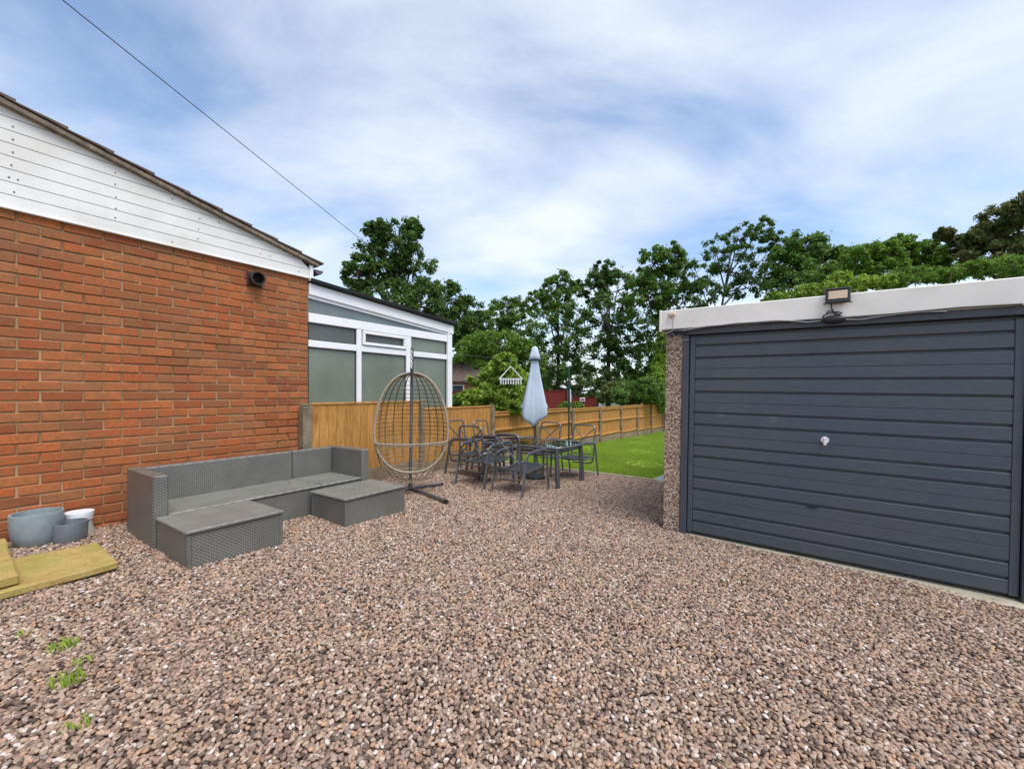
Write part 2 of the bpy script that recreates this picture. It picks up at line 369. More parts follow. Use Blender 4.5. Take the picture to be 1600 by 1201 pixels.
def mat_lawn():
    t = NT('lawn_soil'); v = t.n('ShaderNodeNewGeometry').outputs['Position']; f = t.noise(v, 1.4, 4); g = t.noise(v, 40, 4)
    c = t.ramp(g, [(.3, (.17,.29,.025)), (.7, (.32,.48,.05))]); c = t.mix(t.ramp(f, [(.50, (0,0,0)), (.66, (.8,.8,.8))]), c, (.34,.29,.09))
    t.col(c); t.bump(g, .8, .03); return t.set(Roughness=.9, Specular_IOR_Level=.1)
M['lawn'] = mat_lawn()
M['earth'] = simple('earth', (.075,.085,.035), .95, .4, 2.5, .5)
PEB = [(p_, (c_[0] * .98, c_[1] * 1.03, c_[2] * 1.15)) for p_, c_ in [(0, (.045,.031,.023)), (.10, (.13,.086,.060)), (.24, (.25,.160,.108)), (.40, (.35,.225,.150)), (.55, (.43,.275,.180)), (.68, (.52,.365,.245)), (.80, (.26,.20,.155)), (.90, (.54,.29,.145)), (.965, (.62,.50,.38)), (1.0, (.70,.63,.54))]]
def mat_pebble():
    t = NT('pebble'); oi = t.n('ShaderNodeObjectInfo'); v = t.coord('Object')
    c = t.ramp(oi.outputs['Random'], PEB); f = t.noise(v, 1.4, 4)
    c = t.mix(t.ramp(f, [(.40, (.30,.30,.30)), (.62, (0,0,0))]), c, (.13,.09,.07))
    t.col(c); return t.set(Roughness=.65, Specular_IOR_Level=.28)
M['pebble'] = mat_pebble()
def mat_bed():
    t = NT('gravel_bed'); v = t.n('ShaderNodeNewGeometry').outputs['Position']; k = t.n('ShaderNodeTexVoronoi'); t.l(v, k.inputs['Vector']); k.inputs['Scale'].default_value = 48
    sc = t.n('ShaderNodeSeparateColor'); t.l(k.outputs['Color'], sc.inputs[0])
    c = t.ramp(sc.outputs[0], PEB); c = t.mix(t.ramp(k.outputs['Distance'], [(.35, (0,0,0)), (.75, (.9,.9,.9))]), c, (.05,.035,.03))
    t.col(c); t.bump(t.math('SUBTRACT', 1.0, k.outputs['Distance']), 1.0, .015); return t.set(Roughness=.75, Specular_IOR_Level=.25)
M['bed'] = mat_bed()

# ---------------------------------------------------------------- ground, gravel, lawn, path
def sheet(name, mat, poly_fn, xs, ys, dz, kind='structure'):
    mb = MB(); idx = {}
    for i, x in enumerate(xs):
        for j, y in enumerate(ys): idx[i, j] = len(mb.v); mb.v.append((x, y, gz(x, y) + dz))
    for i in range(len(xs)-1):
        for j in range(len(ys)-1): mb.f.append((idx[i,j], idx[i+1,j], idx[i+1,j+1], idx[i,j+1]))
    return mb.build(name, mat, None, True, 0, False, kind)
xs = [-900, -300, -100, -50, -26] + list(np.linspace(-24, 24, 25)) + [26, 50, 100, 300, 900]
ys = [-300, -100, -30] + list(np.linspace(-20, 28, 25)) + [30, 60, 120, 300, 1500]
sheet('ground', M['earth'], None, xs, ys, -.03)
LE0 = (6.86, 0.10); LE1 = (7.32, 3.40)          # lawn edge (s, n)
def lawn_s(n): return LE0[0] + (LE1[0] - LE0[0]) * (n - LE0[1]) / (LE1[1] - LE0[1])
def yard_poly(name, mat, pts, dz, kind='structure', th=.0):
    mb = MB(); ps = [W(s, n, dz, True) for s, n in pts]
    if th: mb.prism([p - Vector((0,0,th)) for p in ps], (0,0,th))
    else: mb.add(ps, [tuple(range(len(ps)))])
    return mb.build(name, mat, None, False, 0, bool(th), kind)
gpoly = [(-7, .0), (lawn_s(0), 0.0), (lawn_s(3.30), 3.30), (lawn_s(3.3), 4.4), (-1, 12.0), (-7, 12.0)]
mb = MB(); ps = [W(s, n, -.012, True) for s, n in gpoly]; mb.add(ps, [tuple(range(len(ps)))])
bed = mb.build('gravel_bed', M['bed'], None, False, 0, False, 'structure')
lawn_o = yard_poly('lawn', M['lawn'], [(lawn_s(.1)+.03, .02), (lawn_s(3.15)+.03, 3.15), (20, 3.15), (22, 6.5), (23, .0)], -.004)
yard_poly('garden_path', M['paving'], [(lawn_s(3.15), 3.16), (lawn_s(3.15)+.05, 4.1), (20, 4.1), (20, 3.16)], .004)

# garage frame first (its footprint bounds the gravel)
GL = G(1063, 829); GR = G(1592, 942)
GX = (GR - GL); GXl = math.hypot(GX.x, GX.y); gdir = Vector((GX.x, GX.y, 0)).normalized(); gnor = Vector((-gdir.y, gdir.x, 0))   # gnor points back into the garage
def in_garage(x, y):
    d = Vector((x, y, 0)) - Vector((GL.x, GL.y, 0)); return d.dot(gdir) > -.30 and d.dot(gnor) > -.02

def gn_scatter(name, pts, kind_fn, label=None):
    me = bpy.data.meshes.new(name); me.vertices.add(len(pts)); me.vertices.foreach_set('co', pts.astype(np.float32).ravel()); me.update()
    o = bpy.data.objects.new(name, me); COL.objects.link(o); o['kind'] = 'stuff'
    ng = bpy.data.node_groups.new(name, 'GeometryNodeTree')
    ng.interface.new_socket('Geometry', in_out='INPUT', socket_type='NodeSocketGeometry'); ng.interface.new_socket('Geometry', in_out='OUTPUT', socket_type='NodeSocketGeometry')
    N_ = ng.nodes; L = ng.links; gi = N_.new('NodeGroupInput'); go = N_.new('NodeGroupOutput')
    geo, rot_lo, rot_hi, s_lo, s_hi, mat = kind_fn(N_, L)
    ip = N_.new('GeometryNodeInstanceOnPoints'); L.new(gi.outputs[0], ip.inputs['Points']); L.new(geo, ip.inputs['Instance']); ip.inputs['Pick Instance'].default_value = True
    ri = N_.new('FunctionNodeRandomValue'); ri.data_type = 'INT'; ri.inputs['Min'].default_value = 0; ri.inputs['Max'].default_value = 99; ri.inputs['Seed'].default_value = 3
    L.new(ri.outputs[2], ip.inputs['Instance Index'])
    rv = N_.new('FunctionNodeRandomValue'); rv.data_type = 'FLOAT_VECTOR'; rv.inputs['Min'].default_value = rot_lo; rv.inputs['Max'].default_value = rot_hi; rv.inputs['Seed'].default_value = 5
    er = N_.new('FunctionNodeEulerToRotation'); L.new(rv.outputs[0], er.inputs[0]); L.new(er.outputs[0], ip.inputs['Rotation'])
    sv_ = N_.new('FunctionNodeRandomValue'); sv_.data_type = 'FLOAT_VECTOR'; sv_.inputs['Min'].default_value = s_lo; sv_.inputs['Max'].default_value = s_hi; sv_.inputs['Seed'].default_value = 9
    L.new(sv_.outputs[0], ip.inputs['Scale'])
    sm = N_.new('GeometryNodeSetMaterial'); sm.inputs['Material'].default_value = mat; L.new(ip.outputs[0], sm.inputs[0]); L.new(sm.outputs[0], go.inputs[0])
    md = o.modifiers.new('scatter', 'NODES'); md.node_group = ng
    return o
def pebble_kind(N_, L):
    join = N_.new('GeometryNodeJoinGeometry')
    for k in range(5):
        ic = N_.new('GeometryNodeMeshIcoSphere'); ic.inputs['Radius'].default_value = 1.0; ic.inputs['Subdivisions'].default_value = 2
        nz = N_.new('ShaderNodeTexNoise'); nz.noise_dimensions = '4D'; nz.inputs['W'].default_value = k * 3.7; nz.inputs['Scale'].default_value = .9; nz.inputs['Detail'].default_value = 1
        sb = N_.new('ShaderNodeVectorMath'); sb.operation = 'SUBTRACT'; L.new(nz.outputs['Color'], sb.inputs[0]); sb.inputs[1].default_value = (.5, .5, .5)
        sc_ = N_.new('ShaderNodeVectorMath'); sc_.operation = 'SCALE'; L.new(sb.outputs[0], sc_.inputs[0]); sc_.inputs['Scale'].default_value = 1.1
        sp_ = N_.new('GeometryNodeSetPosition'); L.new(ic.outputs[0], sp_.inputs[0]); L.new(sc_.outputs[0], sp_.inputs['Offset'])
        ss = N_.new('GeometryNodeSetShadeSmooth'); L.new(sp_.outputs[0], ss.inputs[0])
        g2 = N_.new('GeometryNodeGeometryToInstance'); L.new(ss.outputs[0], g2.inputs[0]); L.new(g2.outputs[0], join.inputs[0])
    return join.outputs[0], (-.45, -.45, 0), (.45, .45, 6.28), (.0080, .0065, .0055), (.0155, .0115, .0095), M['pebble']
step = .0164
gx, gy = np.meshgrid(np.arange(-5.4, 5.6, step), np.arange(.45, 8.4, step)); gx = gx.ravel(); gy = gy.ravel()
gx = gx + RNG.uniform(-.5, .5, gx.size) * step * 1.1; gy = gy + RNG.uniform(-.5, .5, gy.size) * step * 1.1
ss_ = gx * DS.x + gy * DS.y; nn_ = gx * DN.x + gy * DN.y + WD
gd = (gx - GL.x) * gdir.x + (gy - GL.y) * gdir.y; gb = (gx - GL.x) * gnor.x + (gy - GL.y) * gnor.y
keep = (nn_ > .01) & (np.abs(gx) < 1.36 * gy + .75) & ~((gd > -.22) & (gb > -.06)) & (nn_ < 4.3 + 3*(gb < 0))
keep &= ss_ < LE0[0] + (LE1[0] - LE0[0]) * (nn_ - LE0[1]) / (LE1[1] - LE0[1]) - .03
# nothing under the sofa modules
keep &= ~((ss_ > 1.22) & (ss_ < 3.15) & (nn_ > .36) & (nn_ < 1.0)) & ~((ss_ > 1.2) & (ss_ < 1.82) & (nn_ > .36) & (nn_ < 1.62)) & ~((ss_ > 2.5) & (ss_ < 3.17) & (nn_ > .36) & (nn_ < 1.58))
gx = gx[keep]; gy = gy[keep]
lump = .010 * np.sin(gx * 2.3 + 1.1 * np.sin(gy * 1.7)) * np.sin(gy * 2.9 + gx) + .006 * np.sin(gx * 7.1 + gy * 3.3) * np.sin(gy * 6.3 - gx * 2.2)
gzv = -.0414 * gx - .0061 * gy + lump * .6 + RNG.uniform(-.006, .006, gx.size)
gravel = gn_scatter('gravel', np.stack([gx, gy, gzv], 1), pebble_kind)
tag(gravel, 'loose pinkish brown rounded gravel covering the yard', 'gravel')

def blade_kind(N_, L):
    join = N_.new('GeometryNodeJoinGeometry')
    for k in range(6):
        a = k * 1.05; cn = N_.new('GeometryNodeMeshCone'); cn.inputs['Vertices'].default_value = 3; cn.fill_type = 'NONE'
        cn.inputs['Radius Bottom'].default_value = .10; cn.inputs['Radius Top'].default_value = .0; cn.inputs['Depth'].default_value = 1.0
        tr = N_.new('GeometryNodeTransform'); L.new(cn.outputs[0], tr.inputs[0]); tr.inputs['Translation'].default_value = (math.cos(a) * .35, math.sin(a) * .35, .0)
        tr.inputs['Rotation'].default_value = (math.sin(a * 2) * .7, math.cos(a * 3) * .7, a); L.new(tr.outputs[0], join.inputs[0])
    g2 = N_.new('GeometryNodeGeometryToInstance'); L.new(join.outputs[0], g2.inputs[0])
    return g2.outputs[0], (-.3, -.3, 0), (.3, .3, 6.28), (.022, .022, .026), (.040, .040, .052), M['grass']
n_g = 52000
ls = RNG.uniform(6.9, 20.5, n_g); ln = RNG.uniform(.10, 3.14, n_g)
near = RNG.uniform(0, 1, n_g) < np.clip(11.0 / ls, .35, 1); ls = ls[near]; ln = ln[near]
ok = ls > LE0[0] + (LE1[0] - LE0[0]) * (ln - LE0[1]) / (LE1[1] - LE0[1]) + .06; ls = ls[ok]; ln = ln[ok]
dry = np.sin(ls * 1.9 + ln * 1.3) * np.sin(ln * 2.4 - ls * .6 + 1.0); okd = (dry < .50) | (RNG.uniform(0, 1, ls.size) < .35); ls = ls[okd]; ln = ln[okd]
lx = DS.x * ls + DN.x * (ln - WD); ly = DS.y * ls + DN.y * (ln - WD)
grass = gn_scatter('grass', np.stack([lx, ly, -.0414 * lx - .0061 * ly + .006], 1), blade_kind)
tag(grass, 'short bright green lawn grass beside the fence', 'grass')
# pale lawn edging board
e = thing('lawn_edging', 'thin pale edging strip between gravel and lawn', 'edging', W(lawn_s(1.6), 1.6, 0, True))
mb = MB(); a0 = W(lawn_s(.12), .12, 0, True) - e.location; a1 = W(lawn_s(3.25), 3.25, 0, True) - e.location
mb.bar(a0 + Vector((0,0,.0)), a1, .035, .07); mb.build('edging_strip', M['slabc'], e, bevel=.004)

# ---------------------------------------------------------------- the brick bungalow
HC = 3.02; ZC = 2.85                             # rear corner along s, underside of the cladding
house = thing('brick_bungalow', 'orange brick bungalow gable wall with white boarding on the left', 'house', W(HC, 0, 0), YARD)
def HL(s, n, z): return Vector((n, s - HC, z))   # house local coordinates
PV = .0869; PH = .2607; BH = PV - .0115; BL = PH - .0115; BD = .10
mb = MB(); mb.box(-.24, -.0115, -9.0, -.004, -.35, ZC + .02); mb.build('wall', M['mortar'], house)
mb = MB(); mb.box(-6.0, -.25, -9.0, -.012, -.35, ZC); mb.build('wall', M['mortar'], house)
def brick_mesh(L):
    b = MB(); b.box(-.06, 0, -L/2, L/2, -BH/2, BH/2); return b.mesh('brick', M['brick'], False, .0058)
bm_full = brick_mesh(BL); bm_half = brick_mesh(PH/2 - .0115)
rows = []
nrow = int((ZC - (-.12)) / PV)
for r in range(nrow + 1):
    z = ZC - PV * (r + .5) - .006
    off = 0 if r % 2 else PH / 2
    y = 0.0; first = True
    while y > -8.8:
        if first and off: L = PH / 2; me = bm_half
        else: L = PH; me = bm_full
        rows.append((me, y - L / 2, z, L)); y -= L; first = False
def brick_px(y, z):
    p = W(HC + y, 0, z); return 800 + F * p.x / p.y if p.y > .3 else -9999, YH - F * (z - CAMH) / max(p.y, .3), p.y
cand = []
for i, (me, y, z, L) in enumerate(rows):
    x, yy, d = brick_px(y, z)
    vis = -25 < x < 480 and not (x > 215 and yy > 705 + (470 - x) * .10)
    if vis: cand.append((d, i))
cand.sort(); chosen = set(i for d, i in cand[:300])
rest = MB()
for i, (me, y, z, L) in enumerate(rows):
    jx = random.uniform(-.004, .002); jz = random.uniform(-.0022, .0022); ry = random.uniform(-.007, .007); sl = random.uniform(.975, 1.012); sh = random.uniform(.95, 1.03)
    if i in chosen:
        inst('brick', me, house, (jx, y, z + jz), (ry, 0, random.uniform(-.006, .006)), (1, sl, sh))
    else:
        h = L - .0115; rest.box(-.06, jx, y - h/2, y + h/2, z + jz - BH/2, z + jz + BH/2)
rest.build('brick_courses', M['brick'], house, kind='stuff')
# cladding boards cut to the slope of the verge
s0r, z0r = WP(0, 166); s1r, z1r = WP(484, 414)
slope = (z1r - z0r) / (s1r - s0r)
def rake(y): return z1r + slope * (y + HC - s1r)  # y is local (s-HC)
CB = .104; PEAK = -4.6
k = 0
while True:
    zb = ZC + CB * k; zt = zb + CB - .006
    yb = (zb - z1r) / slope + s1r - HC; yt = (zt - z1r) / slope + s1r - HC
    yb = min(yb, 0.0); yt = min(yt, 0.0)
    if yb < PEAK or k > 12: break
    poly = [(.022, -9, zb), (.022, yb, zb), (.022, yt, zt), (.022, -9, zt)] if yt > -9 else None
    b = MB(); b.prism([Vector(p) for p in poly], (-.03, 0, 0)); b.build('cladding_board', M['clad'], house)
    k += 1
b = MB(); b.prism([HL(HC - 9, -.009, ZC + .01), HL(HC, -.009, ZC + .01), HL(HC, -.009, rake(0) - .02), HL(HC + PEAK, -.009, rake(PEAK) - .02), HL(HC - 9, -.009, rake(PEAK) - 1.0)], (-.2, 0, 0)); b.build('gable_wall', M['seal'], house)
b = MB(); b.box(.0, .036, -9, -.002, ZC - .018, ZC - .002); b.build('cladding_trim', M['clad'], house, bevel=.003)
b = MB(); b.box(-.03, .040, .0, .045, ZC - .045, rake(0) - .015); b.build('corner_trim', M['upvc'], house, bevel=.003)
b = MB()
for (px, py) in ((20,198),(20,218),(20,238),(18,258),(22,300),(180,270),(180,288),(181,308),(181,326),(180,340),(269,311),(269,378),(312,342),(310,358),(309,373),(342,348),(407,396),(422,400),(467,424),(14,277),(28,281)):
    s_, z_ = WP(px, py, .022); b.tube([HL(s_, .020, z_), HL(s_, .0255, z_)], .0065, 8)
b.build('screw_heads', M['verge'], house, kind='stuff')
# verge and roof
nrm = Vector((0, -slope, 1)).normalized(); run = Vector((0, 1, slope)).normalized()
def RK(y, up, n): return Vector((n, y, rake(y))) + nrm * up
b = MB(); b.prism([RK(PEAK, .0, .075), RK(.10, .0, .075), RK(.10, .045, .075), RK(PEAK, .045, .075)], (-.14, 0, 0)); b.build('verge_strip', M['verge'], house, bevel=.006)
b = MB(); b.prism([RK(PEAK, .030, -.066), RK(.12, .030, -.066), RK(.12, .06, -.066), RK(PEAK, .06, -.066)], (-5.8, 0, 0)); b.build('roof', M['tile'], house)
b = MB(); b.prism([Vector((.04, PEAK, rake(PEAK) + .02)), Vector((.04, -9, rake(PEAK) - 1.1)), Vector((.04, -9, rake(PEAK) - 1.04)), Vector((.04, PEAK, rake(PEAK) + .08))], (-5.9, 0, 0)); b.build('roof', M['tile'], house)
tm = MB(); tm.prism([(0, 0, 0), (0, .36, -.0), (0, .36, .026), (0, 0, .012)], (-.30, 0, 0)); tmesh = tm.mesh('tile', M['tile'], False, .004)
ang = math.atan(slope); yy = .16; gauge = .295; kk = 0
while yy - .36 > PEAK:
    p = RK(yy - .36, .048, .085 + random.uniform(-.006, .006)); inst('tile', tmesh, house, p, (ang + R(1.6), 0, 0)); yy -= gauge; kk += 1
b = MB(); prof = []
for j in range(9):
    a = math.pi + math.pi * j / 8; prof.append((.058 * math.cos(a), .058 * math.sin(a)))
pts = [Vector((.05, .115 + x, z1r - .055 + z)) for x, z in prof] + [Vector((.05, .115 + x * .86, z1r - .055 + z * .86)) for x, z in reversed(prof)]
b.prism(pts, (-5.9, 0, 0)); b.build('gutter', M['gutter'], house)
b = MB(); b.prism([Vector((.052, .115 + x, z1r - .055 + z)) for x, z in prof], (-.006, 0, 0)); b.build('gutter_end', M['gutter'], house)
# flue terminal
fs_, fz_ = WP(397, 437, .0); fl = MB()
fl.box(.0, .03, fs_ - HC - .085, fs_ - HC + .085, fz_ - .085, fz_ + .085); fo = fl.build('flue_plate', M['flue'], house, bevel=.012)
ring = MB(); cF = Vector((0, fs_ - HC, fz_)); rp = []
for (rr, xx) in ((.078, .028), (.078, .115), (.066, .115), (.066, .032)):
    rp.append((rr, xx))
vs = []; fcs = []
for (rr, xx) in rp:
    for j in range(28):
        a = 2 * math.pi * j / 28; vs.append(cF + Vector((xx, rr * math.cos(a), rr * math.sin(a))))
for i in range(3):
    for j in range(28): fcs.append((i*28+j, i*28+(j+1) % 28, (i+1)*28+(j+1) % 28, (i+1)*28+j))
ring.add(vs, fcs); ring.build('flue_pipe', M['flue'], house, True)
b = MB(); b.tube([cF + Vector((.029, 0, 0)), cF + Vector((.034, 0, 0))], .067, 24); b.build('flue_opening', M['flue_in'], house)

# ---------------------------------------------------------------- conservatory beyond the fence
CN = -.03; CE = 5.74
cons = thing('conservatory', 'white framed lean-to conservatory with obscure glass behind the fence', 'conservatory', W(HC, CN, 0), YARD)
def CP(px, py): s_, z_ = WP(px, py, CN); return s_ - HC, z_
yL, yR = 0.006, CE - HC
def lerp(a, b, t): return a + (b - a) * t
def cz(pyl, pyr):     # height line from pixel rows at the left (482) and right (700) ends -> function of local y
    (ya, za_), (yb, zb_) = CP(482, pyl), CP(700, pyr)
    return lambda y: lerp(za_, zb_, (y - ya) / (yb - ya))
topF = cz(443, 507.5); p1t = cz(461.5, 520.5)
Ztr_t = CP(482, 489)[1]; Ztr_b = CP(482, 503.5)[1]         # level transom
def frame_quad(name, y0, y1, z0, z1, x=.03, th=.07, m='upvc', parent=None, bevel=.006):
    b = MB(); b.box(x - th, x, y0, y1, z0, z1); return b.build(name, M[m], parent or cons, bevel=bevel)
m1a, m1b = CP(556, 560)[0], CP(563.5, 560)[0]; m2a, m2b = CP(633.5, 560)[0], CP(641, 560)[0]; pEa, pEb = CP(697, 560)[0], yR
ZR_t = CP(482, 531)[1]; ZR_b = CP(482, 541.8)[1]           # rail under the top lights
ZB = 0.62
b = MB(); b.prism([(.045, yL, p1t(yL) + .005), (.045, yR, p1t(yR) + .005), (.045, yR, topF(yR)), (.045, yL, topF(yL))], (-.10, 0, 0)); b.build('roof_fascia', M['upvc'], cons, bevel=.005)
b = MB(); b.prism([(.020, yL, p1t(yL) - .035), (.020, pEa, p1t(pEa) - .035), (.020, pEa, p1t(pEa) + .003), (.020, yL, p1t(yL) + .003)], (-.06, 0, 0)); b.build('raked_bead', M['upvc'], cons)
b = MB(); b.prism([(.10, yL, topF(yL) + .002), (.10, yR + .1, topF(yR + .1) + .002), (.10, yR + .1, topF(yR + .1) + .06), (.10, yL, topF(yL) + .06)], (-3.0, 0, 0)); b.build('roof', M['dark_trim'], cons, bevel=.01)
frame_quad('transom', yL, pEa, Ztr_b, Ztr_t); frame_quad('mullion', m1a, m1b, ZB, Ztr_b - .001, .028); frame_quad('mullion', m2a, m2b, ZB, Ztr_b - .001, .028)
frame_quad('corner_post', pEa, pEb, -.2, p1t(yR) + .004, .045, .10)
frame_quad('corner_cap', pEa + .03, pEb + .03, topF(yR) - .16, topF(yR) + .001, .055, .12)
frame_quad('rail', yL, m1a - .001, ZR_b, ZR_t, .026); frame_quad('rail', m1b + .001, m2a - .001, ZR_b, ZR_t, .026); frame_quad('rail', m2b + .001, pEa - .001, ZR_b, ZR_t, .026)
frame_quad('sill', yL, pEa, ZB - .09, ZB - .001, .05, .10)
frame_quad('dwarf_panel', yL, pEa, -.25, ZB - .091, .02, .06)
# opening light with its own sash
o0, o1, q0, q1 = m1b + .012, m2a - .012, ZR_t + .010, Ztr_b - .010; sw = .045
for (a0_, a1_, b0_, b1_) in ((o0, o1, q1 - sw, q1), (o0, o1, q0, q0 + sw), (o0, o0 + sw, q0 + sw + .001, q1 - sw - .001), (o1 - sw, o1, q0 + sw + .001, q1 - sw - .001)):
    frame_quad('sash', a0_, a1_, b0_, b1_, .046, .05)
def pane(y0, y1, z0, z1, m):
    b = MB(); b.box(-.018, -.008, y0 - .004, y1 + .004, z0 - .004, z1 + .004); g = b.build('pane', M[m], cons)
    t_ = .012; b = MB()
    for q in ((y0, y1, z0, z0 + t_), (y0, y1, z1 - t_, z1), (y0, y0 + t_, z0 + t_, z1 - t_), (y1 - t_, y1, z0 + t_, z1 - t_)): b.box(-.0079, .003, *q)
    s_ = b.build('seal', M['seal'], g); return g
pane(yL, m1a, ZR_t, Ztr_b, 'frost_dark'); pane(o0 + sw, o1 - sw, q0 + sw, q1 - sw, 'frost_dark'); pane(m2b, pEa, ZR_t, Ztr_b, 'frost')
for (a0_, a1_) in ((yL, m1a), (m1b, m2a), (m2b, pEa)): pane(a0_, a1_, ZB, ZR_b, 'frost')
b = MB(); b.prism([(-.008, yL, Ztr_t - .004), (-.008, pEa - .02, Ztr_t - .004), (-.008, pEa - .02, p1t(pEa) - .03), (-.008, yL, p1t(yL) - .03)], (-.01, 0, 0)); b.build('raked_pane', M['clearglass'], cons)
# garden end of the conservatory
for i in range(3):
    x0 = -.10 - i * .95; b = MB(); b.box(x0 - .95, x0 - .06, yR - .03, yR - .02, ZB, 2.2); b.build('pane', M['frost'], cons)
    b = MB(); b.box(x0 - .06, x0, yR - .06, yR, -.2, topF(yR) - .02); b.build('mullion', M['upvc'], cons)
b = MB(); b.box(-2.95, -.10, yR - .05, yR - .005, -.2, ZB); b.build('dwarf_panel', M['upvc'], cons)
b = MB(); b.box(-2.95, -.10, yR - .055, yR - .004, 2.2, topF(yR) - .01); b.build('transom', M['upvc'], cons)
b = MB(); b.box(-2.95, -2.85, .02, yR - .07, -.2, 2.45); b.build('back_wall', M['upvc'], cons)

# ---------------------------------------------------------------- fence: concrete posts, timber panels, gravel boards
PS = [2.945, 4.915, 6.86, 8.60, 10.50, 12.40, 14.25, 16.0, 17.8, 19.6]
TOP = [1.225, 1.10, .965, .955, .925, .91, .905, .895, .87]
FN = .06
ordn = ['first', 'second', 'third', 'fourth', 'fifth', 'sixth', 'seventh', 'eighth', 'ninth', 'tenth']
for i, s_ in enumerate(PS):
    g_ = W(s_, FN, 0, True).z; zt = (TOP[max(0, i-1)] if i < 3 else TOP[min(i, 8)]) + (.012 if i else -.01)
    lab = 'weathered concrete fence post against the corner of the brick wall' if i == 0 else f'{ordn[i]} concrete fence post counted from the brick wall'
    p = thing('fence_post', lab, 'fence post', W(s_, FN, g_), YARD, 'concrete fence posts')
    hw = .062 if i == 0 else .055
    b = MB(); b.box(-hw + .0, hw, -hw, hw, -.3, zt - g_ - .03); b.prism([(-hw, -hw, zt - g_ - .0299), (hw, -hw, zt - g_ - .0299), (hw, hw, zt - g_ - .0299), (-hw, hw, zt - g_ - .0299)], (0, 0, .0))if False else None
    b.build('shaft', M['post'], p, bevel=.008)
    b = MB(); b.box(-hw + .01, hw - .01, -hw + .01, hw - .01, zt - g_ - .032, zt - g_); b.build('cap', M['post'], p, bevel=.012)
for i in range(9):
    sa, sb = PS[i] + .058, PS[i+1] - .058; zt = TOP[i]; g0 = W(sa, FN, 0, True).z; g1 = W(sb, FN, 0, True).z; gm = (g0 + g1) / 2; smid = (sa + sb) / 2
    gb_h = .20
    gbo = thing('gravel_board', f'low concrete gravel board under the {ordn[i]} fence panel from the brick wall', 'gravel board', W(smid, FN, gm), YARD, 'concrete gravel boards')
    b = MB(); b.box(-.022, .022, sa - smid, sb - smid, -.25, gb_h); b.build('board', M['gboard'], gbo, bevel=.004)
    desc = ['tall smooth orange timber fence panel next to the brick wall', 'second smooth orange timber fence panel, behind the chairs and half behind the egg chair'][i] if i < 2 else f'{ordn[i]} orange timber fence panel from the wall, rails facing the yard'
    fp = thing('timber_fence', desc, 'fence', W(smid, FN, gm + gb_h + .004), YARD, 'orange timber fence panels')
    H = zt - gm - gb_h - .004; half = (sb - sa) / 2
    if i < 2:
        nb = 15; wv_ = 2 * half / nb
        for k in range(nb):
            y0 = -half + k * wv_; b = MB(); tilt = .006
            b.prism([(.010, y0 + .0015, 0), (.010 + .009, y0 + .0015, 0), (.010 + .004, y0 + wv_ - .0015 + .008, 0), (.008, y0 + wv_ - .0015 + .008, 0)], (0, 0, H - .03 + random.uniform(-.002, .002)))
            b.build('board', M['fence'], fp)
        b = MB(); b.box(-.02, .030, -half, half, H - .028, H); b.build('capping', M['fence'], fp, bevel=.004)
        b = MB(); b.box(-.03, .004, -half, half, .1, .17); b.build('rail', M['fence'], fp); b = MB(); b.box(-.03, .004, -half, half, H - .2, H - .13); b.build('rail', M['fence'], fp)
    else:
        nb = 16; wv_ = 2 * half / nb; b = MB()
        for k in range(nb):
            y0 = -half + k * wv_; dx_ = random.uniform(0, .002)
            b.prism([(-.014 + dx_, y0 + .001, 0), (-.004 + dx_, y0 + .001, 0), (-.010 + dx_, y0 + wv_ + .006, 0), (-.016 + dx_, y0 + wv_ + .006, 0)], (0, 0, H - .03))
        b.build('featheredge_boards', M['fence'], fp, kind='stuff')
        b = MB(); b.box(-.03, .034, -half, half, H - .028, H); b.build('capping', M['fence'], fp, bevel=.004)
        for zz in (.02, H * .50, H - .105):
            b = MB(); b.prism([(-.003, -half, zz), (.036, -half, zz + .018), (.036, -half, zz + .05), (-.003, -half, zz + .066)], (0, 2 * half, 0)); b.build('rail', M['fence'], fp)

# ---------------------------------------------------------------- garage
GROT = math.atan2(gdir.y, gdir.x); LEAN = R(1.03)
gar = thing('prefab_garage', 'pebbledashed prefab garage with slate blue up-and-over door and cream fascia', 'garage', (GL.x, GL.y, GL.z))
gar.rotation_euler = (Matrix.Rotation(GROT, 4, 'Z') @ Matrix.Rotation(LEAN, 4, 'Y')).to_euler()
DW = GXl; DH = 2.055                              # local x along the front, y into the garage, z up
def gb(name, x0, x1, y0, y1, z0, z1, m, bevel=.003, parent=None):
    b = MB(); b.box(x0, x1, y0, y1, z0, z1); return b.build(name, M[m], parent or gar, bevel=bevel)
PW = .175
def dash_pillar(x0, x1):
    return gb('pebbledash_pillar', x0, x1, -.02, .14, -.2, 2.10, 'dash', .004)
dash_pillar(-PW, -.006); dash_pillar(DW + .062, DW + .24)
gb('side_wall', -PW + .004, -PW + .10, .141, 5.2, -.2, 2.08, 'dash', 0); gb('side_wall', DW + .13, DW + .236, .141, 5.2, -.2, 2.08, 'dash', 0)
gb('rear_wall', -PW + .101, DW + .129, 5.1, 5.2, -.2, 2.06, 'dash', 0)
gb('door_post', -.004, .058, -.035, .06, -.06, DH - .004, 'frame_paint', .006); gb('door_post', DW + .006, DW + .060, -.035, .06, -.12, DH - .004, 'frame_paint', .006)
gb('lintel', -PW + .01, DW + .236, -.045, .10, DH, DH + .07, 'frame_paint', .004)
fas = gb('fascia', -PW - .035, DW + .30, -.075, -.030, DH + .064, DH + .064 + .200, 'fascia', .006)
gb('fascia_end', -PW - .060, -PW - .0355, -.085, .06, DH + .045, DH + .064 + .207, 'fascia', .006)
b = MB(); zt = DH + .064 + .178; b.prism([(-PW - .03, -.029, zt), (DW + .295, -.029, zt), (DW + .295, 5.3, zt - .12), (-PW - .03, 5.3, zt - .12)], (0, 0, .022)); b.build('roof', M['felt'], gar)
